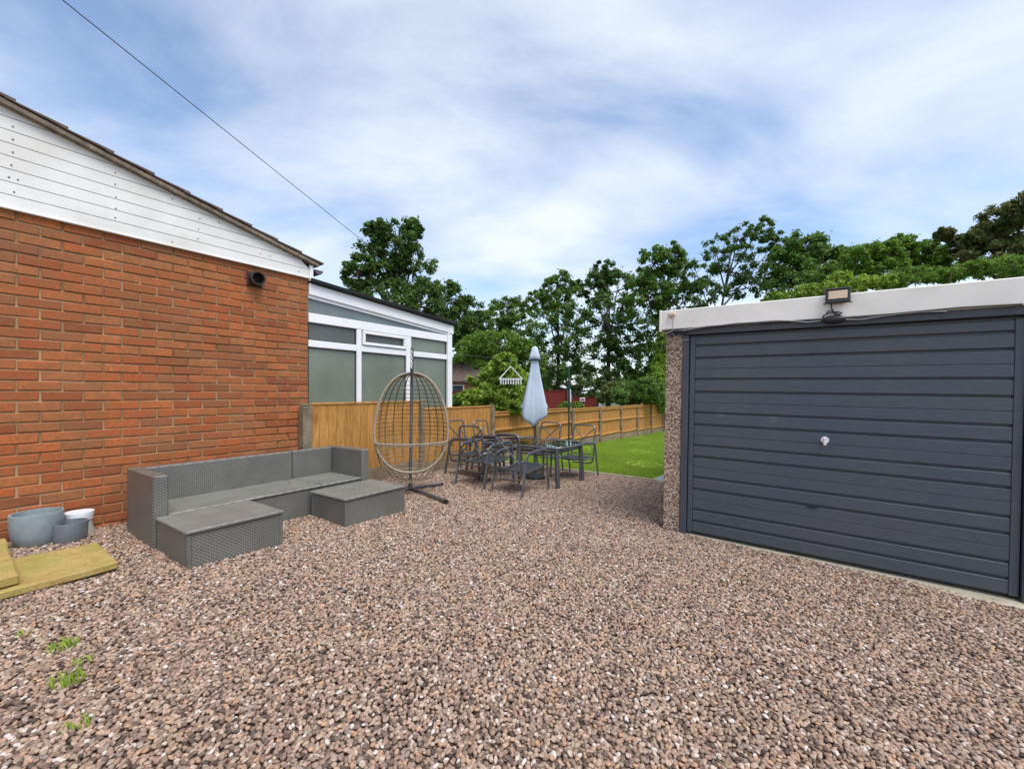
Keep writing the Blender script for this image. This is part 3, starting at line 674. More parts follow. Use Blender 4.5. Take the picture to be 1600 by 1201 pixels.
gb('threshold', -.02, DW + .02, -.14, .10, -.16, -.012, 'slabc', .006)
door = gb('door', .060, DW + .004, .022, .04, .012, DH - .006, 'door', 0)
DX0, DX1 = .066, DW - .002
gb('door_stile', DX0, DX0 + .050, -.004, .0218, .016, DH - .02, 'door', .003, door); gb('door_stile', DX1 - .050, DX1, -.004, .0218, .016, DH - .02, 'door', .003, door)
# horizontal ribs: groove rows measured from the top of the door (pixels of the left edge)
gro = [275, 317, 388, 432, 502, 543, 613, 652, 722, 763, 832, 872]
zz = [DH - .02 - (y - 243) / (912 - 243) * (DH - .036) for y in gro]
edges = [DH - .02] + zz + [.016]
for a_, b_ in zip(edges[:-1], edges[1:]):
    hi, lo = a_ - .012, b_ + .012
    if hi - lo > .16:
        md_ = (hi + lo) / 2
        gb('door_panel', DX0 + .052, DX1 - .052, -.006, .0215, md_ + .0012, hi, 'door', .0025, door); gb('door_panel', DX0 + .052, DX1 - .052, -.006, .0215, lo, md_ - .0012, 'door', .0025, door)
    else: gb('door_panel', DX0 + .052, DX1 - .052, -.006, .0215, lo, hi, 'door', .004, door)
# handle
hx, hz = 1.03, 0; 
def door_at(px, py):                              # pixel -> local x, z on the door plane
    Mi = gar_M.inverted(); o_ = Mi @ Vector((0, 0, CAMH)); d_ = (Mi @ PX(px, py, 1.0)) - o_; t_ = (-.006 - o_.y) / d_.y; q = o_ + d_ * t_; return q.x, q.z
gar_M = Matrix.Translation((GL.x, GL.y, GL.z)) @ Matrix.Rotation(GROT, 4, 'Z') @ Matrix.Rotation(LEAN, 4, 'Y')
hx, hz = door_at(1289, 687)
b = MB(); b.tube([(hx, -.006, hz), (hx, -.016, hz)], .030, 16); hd = b.build('handle_plate', M['white'], door, True)
b = MB(); b.box(hx - .012, hx + .012, -.045, -.0165, hz - .045, hz + .022); b.build('handle', M['white'], door, bevel=.005)
dx_, dz_ = door_at(1268, 792)
b = MB(); b.prism([(dx_ - .045, -.0065, dz_ + .006), (dx_ - .015, -.0065, dz_ - .012), (dx_ + .03, -.0065, dz_ - .010), (dx_ + .05, -.0065, dz_ + .004)], (0, -.003, 0)); b.build('dent', M['black'], door)
def fas_at(px, py, y=-.076):
    Mi = gar_M.inverted(); o_ = Mi @ Vector((0, 0, CAMH)); d_ = (Mi @ PX(px, py, 1.0)) - o_; t_ = (y - o_.y) / d_.y; q = o_ + d_ * t_; return Vector((q.x, y, q.z))
# floodlight
fc = fas_at(1309, 462, -.12)
flm = Matrix.Translation(fc) @ Matrix.Rotation(R(-12), 4, 'X')
fl = thing('floodlight', 'black framed LED floodlight mounted on the cream garage fascia', 'floodlight', (0, 0, 0)); fl.matrix_world = gar_M @ flm
b = MB(); b.box(-.085, .085, -.008, .020, -.062, .058); b.build('body', M['black'], fl, bevel=.006)
b = MB(); b.box(-.064, .064, -.0135, -.0081, -.030, .042); b.build('diffuser', M['led'], fl, bevel=.002)
b = MB(); b.box(-.088, .088, -.014, .018, .0585, .066); b.build('hood', M['gutter'], fl, bevel=.002)
for sx in (-1, 1):
    b = MB(); b.tube([(sx * .084, .004, -.060), (sx * .096, .004, -.066)], .006, 8); b.build('hinge_bolt', M['black'], fl)
b = MB(); b.box(-.05, .05, .021, .05, -.05, -.03); b.build('bracket', M['black'], fl)
# junction lump and cables (parts of the garage wiring)
wi = thing('cable_run', 'tangled black and grey cable along the top of the garage door', 'cable', (0, 0, 0)); wi.matrix_world = gar_M
jc = fas_at(1300, 499, -.085); 
pts = [fas_at(1300 - 1, 476, -.09)]
b = MB(); b.tube([fas_at(1299, 472, -.10), fas_at(1299, 481, -.10), fas_at(1303, 488, -.105), fas_at(1312, 491, -.11), fas_at(1316, 489, -.11), fas_at(1308, 487, -.10), fas_at(1295, 489, -.10), fas_at(1287, 493, -.10), fas_at(1285, 498, -.09)], .0055, 8); b.build('lamp_flex', M['black'], wi, True)
b = MB(); b.tube([fas_at(1291, 491, -.10), fas_at(1294, 485.5, -.105), fas_at(1300, 486, -.105), fas_at(1306, 492, -.105), fas_at(1314, 493, -.10)], .005, 8); b.build('flex_loop', M['black'], wi, True)
b = MB()
for (px_, py_, r_) in ((1289, 499, .020), (1297, 499, .028), (1305, 498.5, .030), (1313, 498, .026), (1320, 497, .016)):
    pass
b.tube([fas_at(1284, 500, -.085), fas_at(1289, 499.5, -.085), fas_at(1297, 499, -.085), fas_at(1306, 498.5, -.085), fas_at(1314, 498, -.085), fas_at(1321, 497, -.085)], [.012, .024, .033, .035, .030, .012], 12); b.build('taped_joint', M['black'], wi, True)
def cable(name, pl, r, m):
    b = MB(); P_ = [fas_at(x, y, -.082) for x, y in pl]; q = []
    for i in range(len(P_) - 1):
        for k in range(4): q.append(P_[i].lerp(P_[i+1], k / 4))
    q.append(P_[-1]); b.tube(q, r, 6); b.build(name, m, wi, True)
cable('grey_cable', [(1040, 521), (1050, 517), (1062, 515.5), (1075, 515), (1090, 512), (1105, 509.5), (1125, 508), (1150, 505), (1180, 503), (1215, 500.5), (1240, 501.5), (1262, 503.5), (1283, 501)], .006, M['cable'])
cable('grey_cable', [(1320, 499), (1345, 499), (1370, 495), (1400, 491), (1440, 487), (1480, 486)], .006, M['cable'])
cable('black_cable', [(1040, 517.5), (1075, 517), (1120, 509.5), (1160, 506), (1220, 502.5), (1283, 499)], .005, M['black'])
cable('black_cable', [(1320, 497), (1360, 494), (1420, 488), (1500, 480.5), (1560, 477), (1598, 475)], .007, M['black'])
cable('black_cable', [(1052, 518), (1062, 517.5), (1072, 518)], .020, M['black'])
cable('grey_cable', [(1052, 497), (1051, 508), (1052, 524), (1058, 528), (1061, 522)], .003, M['cable'])
cable('grey_cable', [(1062, 534), (1068, 531), (1076, 531)], .004, M['cable'])
sn = thing('sensor', 'small yellowed plastic sensor at the left end of the garage fascia', 'sensor', (0, 0, 0)); sn.matrix_world = gar_M @ Matrix.Translation(fas_at(1050, 493, -.077))
b = MB(); b.box(-.035, .035, -.03, .0, -.006, .026); b.build('housing', M['yellowed'], sn, bevel=.006)
b = MB(); b.tube([(-.005, -.012, -.006), (-.005, -.012, -.024)], [.024, .012], 14); b.build('lens', M['yellowed'], sn, True)

# ---------------------------------------------------------------- wicker sofa and ottomans
S0, S1 = 1.155, 3.20; NB0, NB1, NF = .31, .40, 1.00; HB = .60; HS = .275; AT = .10
gs = W(2.2, .8, 0, True).z + .0
def yard_thing(name, label, cat, s, n, group=None, dz=0): return thing(name, label, cat, W(s, n, W(s, n, 0, True).z + dz), YARD, group)
sofa = yard_thing('rattan_sofa', 'long low grey rattan corner sofa without cushions along the brick wall', 'sofa', 2.18, .65)
def slb(name, s0, s1, n0, n1, z0, z1, m='wicker', parent=sofa, bevel=.010):
    b = MB(); b.box(n0 - .65, n1 - .65, s0 - 2.18, s1 - 2.18, z0, z1); return b.build(name, M[m], parent, bevel=bevel)
SJ = 2.60
slb('arm', S0, S0 + AT, NB0, NF + .01, -.05, HB); slb('arm', S1 - AT, S1, NB0, NF + .01, -.05, HB)
slb('backrest', S0 + AT + .001, SJ - .003, NB0, NB1, -.05, HB - .006); slb('backrest', SJ + .003, S1 - AT - .001, NB0, NB1, -.05, HB - .006)
slb('seat_base', S0 + AT + .002, SJ - .003, NB1 + .001, NF - .012, -.05, HS - .022); slb('seat_base', SJ + .003, S1 - AT - .002, NB1 + .001, NF - .012, -.05, HS - .022)
slb('seat_top', S0 + AT + .002, SJ - .003, NB1 + .001, NF, HS - .021, HS, 'wicker_lit_top', sofa, .006); slb('seat_top', SJ + .003, S1 - AT - .002, NB1 + .001, NF, HS - .021, HS, 'wicker_lit_top', sofa, .006)
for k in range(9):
    yk = NB1 + .05 + k * .062; slb('seat_slat', SJ + .02, S1 - AT - .02, yk, yk + .040, HS + .0005, HS + .006, 'wicker_lit_top', sofa, .002)
for (sa, sb) in ((S0, S0 + AT), (S1 - AT, S1)):
    slb('foot', sa + .02, sb - .02, NF - .06, NF - .02, -.06, -.0505, 'black', sofa, 0)
def ottoman(label, s0, s1, n0, n1, h):
    sm, nm = (s0 + s1) / 2, (n0 + n1) / 2; o = yard_thing('rattan_ottoman', label, 'ottoman', sm, nm, 'rattan ottomans')
    def bb(name, a, b_, c, d, z0, z1, m='wicker', bv=.006):
        q = MB(); q.box(c - nm, d - nm, a - sm, b_ - sm, z0, z1); return q.build(name, M[m], o, bevel=bv)
    bb('body', s0 + .012, s1 - .012, n0 + .004, n1 - .012, -.05, h - .026)
    bb('top', s0, s1, n0, n1, h - .025, h, 'wicker_lit_top', .007)
    for (a, c) in ((s0, n1 - .045), (s1 - .045, n1 - .045), (s0, n0 + .002), (s1 - .045, n0 + .002)): bb('corner_braid', a + .006, a + .039, c + .0, c + .039, -.05, h - .0255, 'wicker_trim', .008)
    bb('top_braid', s0 + .002, s1 - .002, n1 - .004, n1 + .004, h - .022, h - .004, 'wicker_trim', .003)
    return o
ottoman('grey rattan ottoman at the near left end of the sofa', 1.165, 1.86, 1.022, 1.66, .275)
ottoman('grey rattan ottoman at the far right end of the sofa beside the egg chair', 2.455, 3.215, 1.022, 1.64, .280)
lf = MB(); lf.add([(0, -.018, 0), (.009, 0, .004), (0, .018, .001), (-.009, 0, .005)], [(0, 1, 2, 3)]); lfm = lf.mesh('dry_leaf', simple('dry_leaf', (.10,.075,.04), .8), fix=False)
lfp = lf.mesh('dry_leaf', simple('pale_leaf', (.55,.50,.36), .8), fix=False)
for k, (px, py) in enumerate(((449, 751), (452, 755), (468, 752), (481, 756), (440, 766), (533, 757), (562, 764), (524, 768), (572, 752), (577, 756), (265, 793), (373, 757), (515, 737))):
    p = G(px, py, .277 if not (k == 5) else .283); s_, n_ = SN(p)
    o = bpy.data.objects.new('dry_leaf', lfp if k in (2, 4, 9, 10) else lfm); COL.objects.link(o)
    o.location = W(s_, n_, W(2.18, .65, 0, True).z + HS + (.010 if s_ > SJ and n_ < 1 else .004)); o.rotation_euler = (0, 0, random.uniform(0, 6))
    if k in (2, 4, 9, 10): tag(o, 'pale fallen leaf lying on the grey rattan seating', 'leaf', 'pale fallen leaves')
    else: tag(o, 'dark fallen leaf lying on the grey rattan seating', 'leaf', 'dark fallen leaves')

# ---------------------------------------------------------------- hanging egg chair
EB = G(641, 766); es, en = SN(EB)
egg = thing('hanging_egg_chair', 'empty rattan egg chair hanging on a steel stand in front of the fence', 'egg chair', EB)
toc = Vector((-EB.x, -EB.y, 0)).normalized(); yaw = math.atan2(toc.x, -toc.y) * -1     # local -y looks at the camera
egg.rotation_euler = (0, 0, math.atan2(toc.y, toc.x) + math.pi / 2)
de = EB.y
def ez(py, d=None): return CAMH - (py - YH) / F * (d or de) - EB.z
topz = ez(545)
b = MB(); pole = [(0, .0, .0), (.006, .02, .5), (.012, .06, 1.0), (.02, .09, 1.5), (.025, .08, topz - .12), (.025, .03, topz - .03), (.025, -.08, topz + .0), (.025, -.20, topz - .012), (.025, -.26, topz - .03)]
b.tube(pole, .021, 12); b.build('stand_pole', M['steel'], egg, True)
for (px, py) in ((697, 787), (690, 759)):
    q = egg.rotation_euler.to_matrix().inverted() @ (G(px, py) - EB); b = MB(); b.tube([(0, 0, .035), (q.x * .5, q.y * .5, .028), (q.x, q.y, .012)], .019, 10); lg = b.build('stand_leg', M['steel'], egg, True)
    b = MB(); b.tube([(q.x * .97, q.y * .97, .013), (q.x * 1.03, q.y * 1.03, .011)], .024, 10); b.build('foot_cap', M['black'], lg, True)
for q in (Vector((-.34, -.42, 0)), Vector((-.46, .26, 0))):
    b = MB(); b.tube([(0, 0, .035), (q.x * .5, q.y * .5, .028), (q.x, q.y, .012)], .019, 10); lg = b.build('stand_leg', M['steel'], egg, True)
    b = MB(); b.tube([(q.x * .97, q.y * .97, .013), (q.x * 1.03, q.y * 1.03, .011)], .024, 10); b.build('foot_cap', M['black'], lg, True)
b = MB(); b.tube([(0, 0, .0), (0, 0, .09)], .032, 12); b.build('stand_hub', M['steel'], egg, True)
# basket: an egg-shaped shell open to the front (-y)
bd = de - .26                                        # distance of the rim plane
cx = (643.5 - 641) / F * bd + .0; rimt = ez(582, bd); rimb = ez(738, bd); zmid = ez(676, bd); hw = 56 / F * bd
YO = -.26
def rimpt(a, k=1.0, yo=YO):                          # a=0 top, clockwise
    c_, s_ = math.cos(a), math.sin(a)
    z = zmid + (rimt - zmid) * c_ if c_ > 0 else zmid + (zmid - rimb) * c_
    w = hw * (abs(s_) ** .92) * (1 if s_ >= 0 else -1)
    tilt = (z - zmid) * .10
    return Vector((cx + w * k, yo + tilt + (.05 * (1 - abs(s_)) if c_ < 0 else 0), zmid + (z - zmid) * k))
rim_pts = [rimpt(2 * math.pi * i / 64) for i in range(64)]
b = MB(); b.tube(rim_pts, .0165, 10, True); b.build('rim', M['rim'], egg, True)
b = MB(); b.tube([p + Vector((0, .028, 0)) for p in rim_pts], .010, 8, True); b.build('rim_back', M['wire'], egg, True)
DEP = .50
def shell(u, v):                                     # u in -1..1 across, v in 0..1 from top to bottom along the shell
    z = lerp(rimt, rimb - .125, v)
    c_ = (z - zmid) / ((rimt - zmid) if z > zmid else (zmid - rimb + .125)); c_ = max(-1, min(1, c_)); w = hw * (max(0, 1 - c_ * c_) ** (.46 if c_ > 0 else .34))
    th = u * math.pi / 2; d = DEP * (max(0.0, 1 - c_ * c_) ** .5) * (1.0 if z < zmid else .92)
    return Vector((cx + w * math.sin(th), YO + (z - zmid) * .10 + d * math.cos(th) + 0.0, z))
for k in range(11):
    u = -1 + 2 * (k + .5) / 11; b = MB(); b.tube([shell(u, j / 26) for j in range(27)], .0070, 6); b.build('rib', M['wire'], egg, True)
nw = 25
for k in range(nw):
    v = .035 + .95 * k / (nw - 1); b = MB(); b.tube([shell(-1 + 2 * j / 18, v) for j in range(19)], .0044, 5); b.build('wire', M['wire'] if k < 15 else M['rim'], egg, True)
zb_ = ez(692, bd); sb_ = [Vector((cx + hw * .985 * math.sin(t_), YO - .02 - .06 * math.cos(t_), zb_ + .022 - .035 * math.cos(t_))) for t_ in np.linspace(-math.pi/2, math.pi/2, 21)]
b = MB(); b.tube(sb_, .011, 8); b.build('seat_bar', M['rim'], egg, True)
b = MB(); b.tube([p + Vector((0, .006, -.024)) for p in sb_], .010, 8); b.build('seat_bar', M['rim'], egg, True)
# chain and spring
b = MB(); zc0, zc1 = topz - .035, rimt + .02
for k in range(8):
    z = lerp(zc0, zc1, (k + .5) / 8); lr = [(cx * .8 + (.011 if k % 2 else .003) * math.cos(a), -.26 + (.003 if k % 2 else .011) * math.sin(a), z + .024 * math.sin(a + .8)) for a in np.linspace(0, 2 * math.pi, 10, endpoint=False)]
    b.tube(lr, .004, 5, True)
b.build('chain', M['white'], egg, True)
b = MB(); b.tube([(cx * .9, -.255, zc1 + .035), (cx, -.26, zc1 - .03)], .022, 10); b.build('swivel', M['black'], egg, True)
b = MB(); b.tube([(.0, .10, ez(600)), (.01, .09, ez(596)), (.035, .09, ez(606))], .010, 8); b.build('stand_clamp', M['black'], egg, True)

# ---------------------------------------------------------------- table, parasol and six chairs
TS, TN = 5.95, 1.60; tz = .60
tab = yard_thing('garden_table', 'dark steel garden table with a clear glass top and central parasol hole', 'table', TS, TN)
HLs, HLn, CRr = .46, .78, .22
def rrect(hx_, hy_, r, n=8):
    pts = []
    for (cx_, cy_, a0_) in ((hx_ - r, hy_ - r, 0), (-hx_ + r, hy_ - r, 90), (-hx_ + r, -hy_ + r, 180), (hx_ - r, -hy_ + r, 270)):
        for k in range(n + 1): a = R(a0_ + 90 * k / n); pts.append((cx_ + r * math.cos(a), cy_ + r * math.sin(a)))
    return pts
rr_ = rrect(HLn, HLs, CRr)
b = MB(); b.tube([(x, y, tz - .016) for x, y in rr_], .016, 8, True, .022); b.build('top_frame', M['steel'], tab, True)
b = MB(); b.prism([Vector((x * .985, y * .98, tz - .004)) for x, y in rr_], (0, 0, .006)); b.build('glass_top', M['tglass'], tab)
for (sx, sy) in ((1, 1), (1, -1), (-1, 1), (-1, -1)):
    b = MB(); b.tube([(sx * (HLn - .10), sy * (HLs - .055), tz - .03), (sx * (HLn - .07), sy * (HLs - .04), -.03)], .036, 10); b.build('leg', M['steel'], tab, True)
for sy in (1, -1): b = MB(); b.box(-HLn + .14, HLn - .14, sy * (HLs - .06) - .012, sy * (HLs - .06) + .012, tz - .10, tz - .055); b.build('apron', M['steel'], tab, bevel=.003)
for sx in (1, -1): b = MB(); b.box(sx * (HLn - .11) - .012, sx * (HLn - .11) + .012, -HLs + .10, HLs - .10, tz - .10, tz - .055); b.build('apron', M['steel'], tab, bevel=.003)
for xx in (-.14, .14): b = MB(); b.box(xx - .012, xx + .012, -HLs + .075, HLs - .075, tz - .052, tz - .028); b.build('crossbar', M['steel'], tab, bevel=.003)
par = yard_thing('closed_parasol', 'folded pale blue-grey parasol standing through the glass table', 'parasol', TS + .02, TN + .04)
pgz = W(TS + .02, TN + .04, 0, True); dpar = pgz.y
def pz(py): return CAMH - (py - YH) / F * dpar - pgz.z
b = MB(); b.tube([(0, 0, .02), (0, 0, pz(548))], .019, 12); b.build('pole', M['steel'], par, True)
b = MB(); b.lathe([(.03, .10), (.045, .09), (.17, .045), (.18, .0), (.18, -.02)], 28); b.build('base', M['black'], par, True)
def canopy_mesh(rows_, hem=None):
    b = MB(); seg = 64; n = len(rows_)
    for i, (r, py, fold) in enumerate(rows_):
        for j in range(seg):
            a = 2 * math.pi * j / seg; k = (abs(((a * 4 / math.pi + .3) % 2) - 1) * 2 - 1) * .75 + .2 * math.cos(7 * a + 1.3 + py * .01) + .2 * math.cos(3 * a + 2.2)
            rr = r * (1 + fold * k); z = pz(py)
            if hem and i >= n - 4:
                t_ = (i - (n - 5)) / 4; da = abs((a - hem[2] + math.pi) % (2 * math.pi) - math.pi); w_ = max(0.0, 1 - da / 1.35); z -= (hem[0] * w_ + hem[1] * math.cos(4 * a + .9)) * t_; rr *= 1 - .22 * t_ * w_
            b.v.append((rr * math.cos(a), rr * math.sin(a), z))
    for i in range(n - 1):
        for j in range(seg): k = (j + 1) % seg; b.f.append((i*seg+j, i*seg+k, (i+1)*seg+k, (i+1)*seg+j))
    return b
cb = canopy_mesh([(.045, 556, .1), (.066, 566, .2), (.085, 578, .28), (.115, 594, .32), (.150, 610, .32), (.185, 624, .30), (.205, 630, .28), (.224, 634, .26), (.236, 637, .24), (.240, 639, .22)], (.30, .02, R(-66)))
co = cb.build('canopy', M['canopy'], par, True); sm_ = co.modifiers.new('thick', 'SOLIDIFY'); sm_.thickness = .006
cb = canopy_mesh([(.008, 541, 0), (.045, 542.5, .05), (.062, 547, .1), (.085, 555, .18), (.108, 561.5, .25)]); vo = cb.build('vent_cap', M['canopy'], par, True); sm_ = vo.modifiers.new('thick', 'SOLIDIFY'); sm_.thickness = .005
b = MB(); b.tube([(.072 * math.cos(a), .072 * math.sin(a), pz(562.5)) for a in np.linspace(0, 2*math.pi, 20, endpoint=False)], .009, 6, True); b.build('tie_strap', M['gutter'], par, True)

def arc(p0, p1, p2, n=6):                            # rounded corner
    p0, p1, p2 = Vector(p0), Vector(p1), Vector(p2); return [(p0 * (1-t)**2 + p1 * 2 * t * (1-t) + p2 * t * t) for t in np.linspace(0, 1, n)]
def make_chair(label, s, n, facing, sc=1.0, lean=0.0):
    """local y is forward; rear feet at y=0"""
    t = yard_thing('garden_chair', label, 'chair', s, n, 'dark steel garden chairs with crossed backs'); t.rotation_euler = (0, 0, YARD + facing); t.scale = (sc, sc, sc)
    for sx in (-1, 1):
        x = sx * .255
        path = [Vector((x, -.045, -.02)), Vector((x, .0, .20)), Vector((x, .055, .45))] + arc((x, .055, .45), (x, .075, .555), (x, .17, .560), 6)[1:] + [Vector((x, .34, .572))] + arc((x, .50, .580), (x, .60, .585), (x, .612, .49), 6) + [Vector((x, .635, .25)), Vector((x, .66, -.02))]
        b = MB(); b.tube(path, .024, 8, False, .011, True, (1, 0, 0)); b.build('side_frame', M['steel'], t, True)
    w = .20
    def B(x, z): return Vector((x, .0 + .06 * (.5 - z) - lean * (z - .4), z))
    loop = []
    for (p0, p1, p2) in ((B(-w, .74), B(-w, .825), B(-w + .08, .825)), (B(w - .08, .825), B(w, .825), B(w, .74)), (B(w, .28), B(w, .20), B(w - .08, .20)), (B(-w + .08, .20), B(-w, .20), B(-w, .28))): loop += arc(p0, p1, p2, 5)
    b = MB(); b.tube(loop, .0125, 8, True); b.build('back_frame', M['tube'], t, True)
    for sx in (-1, 1): b = MB(); b.tube([B(sx * w, .79), B(-sx * w, .42)], .0085, 6); b.build('back_brace', M['tube'], t, True)
    b = MB(); b.tube([B(-w, .35), B(w, .35)], .009, 6); b.build('crossbar', M['tube'], t, True)
    b = MB(); b.tube([B(-w, .285) , B(w, .285)], .009, 6); b.build('crossbar', M['tube'], t, True)
    for sx in (-1, 1): b = MB(); b.tube([B(sx * w, .46), Vector((sx * .250, .115, .47))], .012, 6); b.build('pivot', M['tube'], t, True)
    for (yy, zz) in ((.10, .315), (.61, .345)): b = MB(); b.tube([(-.25, yy, zz), (.25, yy, zz)], .011, 6); b.build('crossbar', M['tube'], t, True)
    for sx in (-1, 1): b = MB(); b.tube([(sx * .222, .07, .315), (sx * .222, .35, .315), (sx * .222, .62, .355)], .012, 6); b.build('seat_rail', M['tube'], t, True)
    b = MB(); rows_ = [(.09, .322), (.22, .306), (.36, .303), (.50, .318), (.60, .350)]
    for (yy, zz) in rows_:
        for xx in np.linspace(-.215, .215, 5): b.v.append((xx, yy, zz - .010 * (1 - (xx / .215) ** 2)))
    for i in range(4):
        for j in range(4): b.f.append((i*5+j, i*5+j+1, (i+1)*5+j+1, (i+1)*5+j))
    so = b.build('seat_sling', M['sling'], t, True); so.modifiers.new('thick', 'SOLIDIFY').thickness = .004
    return t
make_chair('nearest dark steel garden chair, in front of the parasol table', 4.705, 1.99, 0, 1.0, .02)
make_chair('dark steel garden chair just right of the egg chair, second from the camera', 4.735, 1.31, 0, 1.07, .0)
make_chair('dark steel garden chair on the lawn side of the table, left one of that pair', 6.94, 1.36, R(180), 1.06, .12)
make_chair('rightmost dark steel garden chair, on the lawn side of the table', 6.94, 2.05, R(180), 1.06, .12)
make_chair('dark steel garden chair against the fence, partly hidden by the egg chair', 5.44, .42, R(-90), 1.07, .10)
make_chair('dark steel garden chair against the fence beside the third concrete post', 6.12, .42, R(-90), 1.05, .10)

# ---------------------------------------------------------------- washing line post, line, peg airer
WPb = G(889, 706); ptop = CAMH + (614 - 572) / F * WPb.y
wp = thing('washing_line_post', 'slim dark green steel washing line post by the lawn', 'post', WPb)
b = MB(); b.tube([(0, 0, -.1), (0, 0, ptop - WPb.z)], .022, 10); b.build('shaft', M['green_post'], wp, True)
b = MB(); b.tube([(0, 0, 1.05), (0, 0, 1.62)], .030, 10); b.build('sleeve', M['green_post'], wp, True)
b = MB(); b.tube([(-.03, 0, ptop - WPb.z - .02), (.03, 0, ptop - WPb.z - .02)], .009, 8); b.build('hook_bar', M['green_post'], wp, True)
P1 = Vector((WPb.x, WPb.y, ptop - .02)); hook = PX(798, 562, 8.75); ms = HC + (m2a + m2b) / 2; P2 = W(ms, CN + .032, hook.z + .03)
wl_ = thing('washing_line', 'thin green washing line between the post and the conservatory', 'washing line', P1)
b = MB(); b.tube([(0, 0, 0), hook - P1, P2 - P1], .0013, 5); b.build('cord', M['line'], wl_, True)
ar = thing('peg_airer', 'white hanging sock airer with pegs on the washing line', 'airer', hook)
b = MB(); b.tube([(0, 0, .03), (.012, 0, .015), (0, 0, -.02), (0, 0, -.10)], .006, 6); b.build('hook', M['line'], ar, True)
zf = -(592 - 562) / F * 8.75; za_ = -(572 - 562) / F * 8.75; hwid = .235
corners = [(-hwid, -.14, zf), (hwid, -.14, zf), (hwid, .14, zf), (-hwid, .14, zf)]
for c_ in corners: b = MB(); b.tube([(0, 0, za_), c_], .007, 6); b.build('hanger_strut', M['white'], ar, True)
b = MB()
for i in range(4): b.bar(corners[i], corners[(i+1) % 4], .016, .022)
b.bar((-hwid, 0, zf), (hwid, 0, zf), .014, .018); b.bar((0, -.14, zf - .001), (0, .14, zf - .001), .014, .016); b.build('frame', M['white'], ar)
pegm = MB(); pegm.prism([(-.011, 0, 0), (.011, 0, 0), (.008, 0, -.035), (.013, 0, -.085), (-.013, 0, -.085), (-.008, 0, -.035)], (0, .012, 0)); pegm = pegm.mesh('peg', M['white'])
for k in range(9):
    for yy in (-.14, .14): inst('peg', pegm, ar, (-hwid + .03 + k * .052, yy - .006, zf - .013 - random.uniform(0, .012)), (0, 0, random.uniform(-.5, .5)))

# ---------------------------------------------------------------- pots, stone slabs, weeds
def pot(name, label, s, n, prof, m, soil_r=None, soil_z=0, rim_sm=True):
    o = yard_thing(name, label, 'plant pot', s, n); b = MB(); b.lathe(prof, 40); b.build('body', M[m], o, True)
    if soil_r:
        b = MB(); b.lathe([(soil_r, soil_z - .01), (soil_r * .9, soil_z), (.01, soil_z + .015)], 24); b.build('soil', M['soil'], o, True)
    return o
pot('plant_pot', 'large round grey-blue pot with dry soil by the brick wall', .63, .20, [(.112, -.02), (.125, .01), (.144, .08), (.152, .16), (.154, .245), (.152, .252), (.137, .252), (.135, .22), (.130, .16), (.12, .15)], 'pot', .131, .185)
pot('plant_pot', 'small straight slate grey pot beside the large pot', .80, .30, [(.098, -.02), (.103, .0), (.112, .150), (.111, .157), (.099, .157), (.096, .13), (.09, .11)], 'pot_dark', .097, .115)
pot('plant_pot', 'white pot with green stain behind the small slate pot', .885, .125, [(.098, -.02), (.100, .0), (.078, .115), (.080, .118), (.088, .120), (.096, .185), (.095, .190), (.080, .190), (.03, .185)], 'pot_white')
def slab(name, label, pix, dz, th):
    P_ = [G(x, y, dz) for x, y in pix]; c = sum(P_, Vector()) / len(P_); o = thing(name, label, 'stone slab', Vector((c.x, c.y, gz(c.x, c.y))))
    b = MB(); n_ = len(P_); pts = []
    for i in range(n_):
        a, q = P_[i], P_[(i+1) % n_]
        for k in range(7): p = a.lerp(q, k / 7); pts.append(p + Vector((random.uniform(-.008, .008), random.uniform(-.008, .008), 0)) - c)
    zt = dz; b.prism([Vector((p.x, p.y, zt - th)) for p in pts], (0, 0, th)); b.build('stone', M['sand'], o, bevel=.008); return o
slab('stone_slab', 'mossy yellow sandstone slab lying on the gravel in front of the pots', [(152, 846), (186, 881), (-40, 936), (-40, 880)], .055, .05)
slab('stone_slab', 'higher mossy sandstone step slab at the left edge', [(9, 838), (29, 903), (-200, 950), (-200, 875)], .105, .06)
def tuft(label, px, py, n, h, spread, m='grass'):
    p = G(px, py); o = thing('weed', label, 'weed', p); b = MB()
    for k in range(n):
        a = random.uniform(0, 6.28); r = spread * math.sqrt(random.random()); x, y = r * math.cos(a), r * math.sin(a); hh = h * random.uniform(.5, 1.1); l = random.uniform(.2, .9) * hh; a2 = random.uniform(0, 6.28); w = .003
        dx__, dy__ = math.cos(a2), math.sin(a2)
        b.add([(x - dy__ * w, y + dx__ * w, 0), (x + dy__ * w, y - dx__ * w, 0), (x + dx__ * l * .5 + dy__ * w * .8, y + dy__ * l * .5 - dx__ * w * .8, hh * .7), (x + dx__ * l, y + dy__ * l, hh)], [(0, 1, 2, 3)])
    b.build('blades', M[m], o, fix=False)
tuft('small grassy weed in the gravel at lower left, farther one', 100, 1011, 60, .045, .055); tuft('larger grassy weed in the gravel at lower left, nearer one', 106, 1066, 70, .05, .06)
tuft('sparse weed low in the gravel near the bottom left corner', 122, 1137, 22, .04, .045); tuft('tiny green weed beside the egg chair foot', 668, 772, 40, .04, .05)
tuft('thin weed between the two lower left grass weeds', 128, 1036, 20, .04, .04); tuft('tiny weed close to the left photo edge', 38, 993, 14, .035, .03)

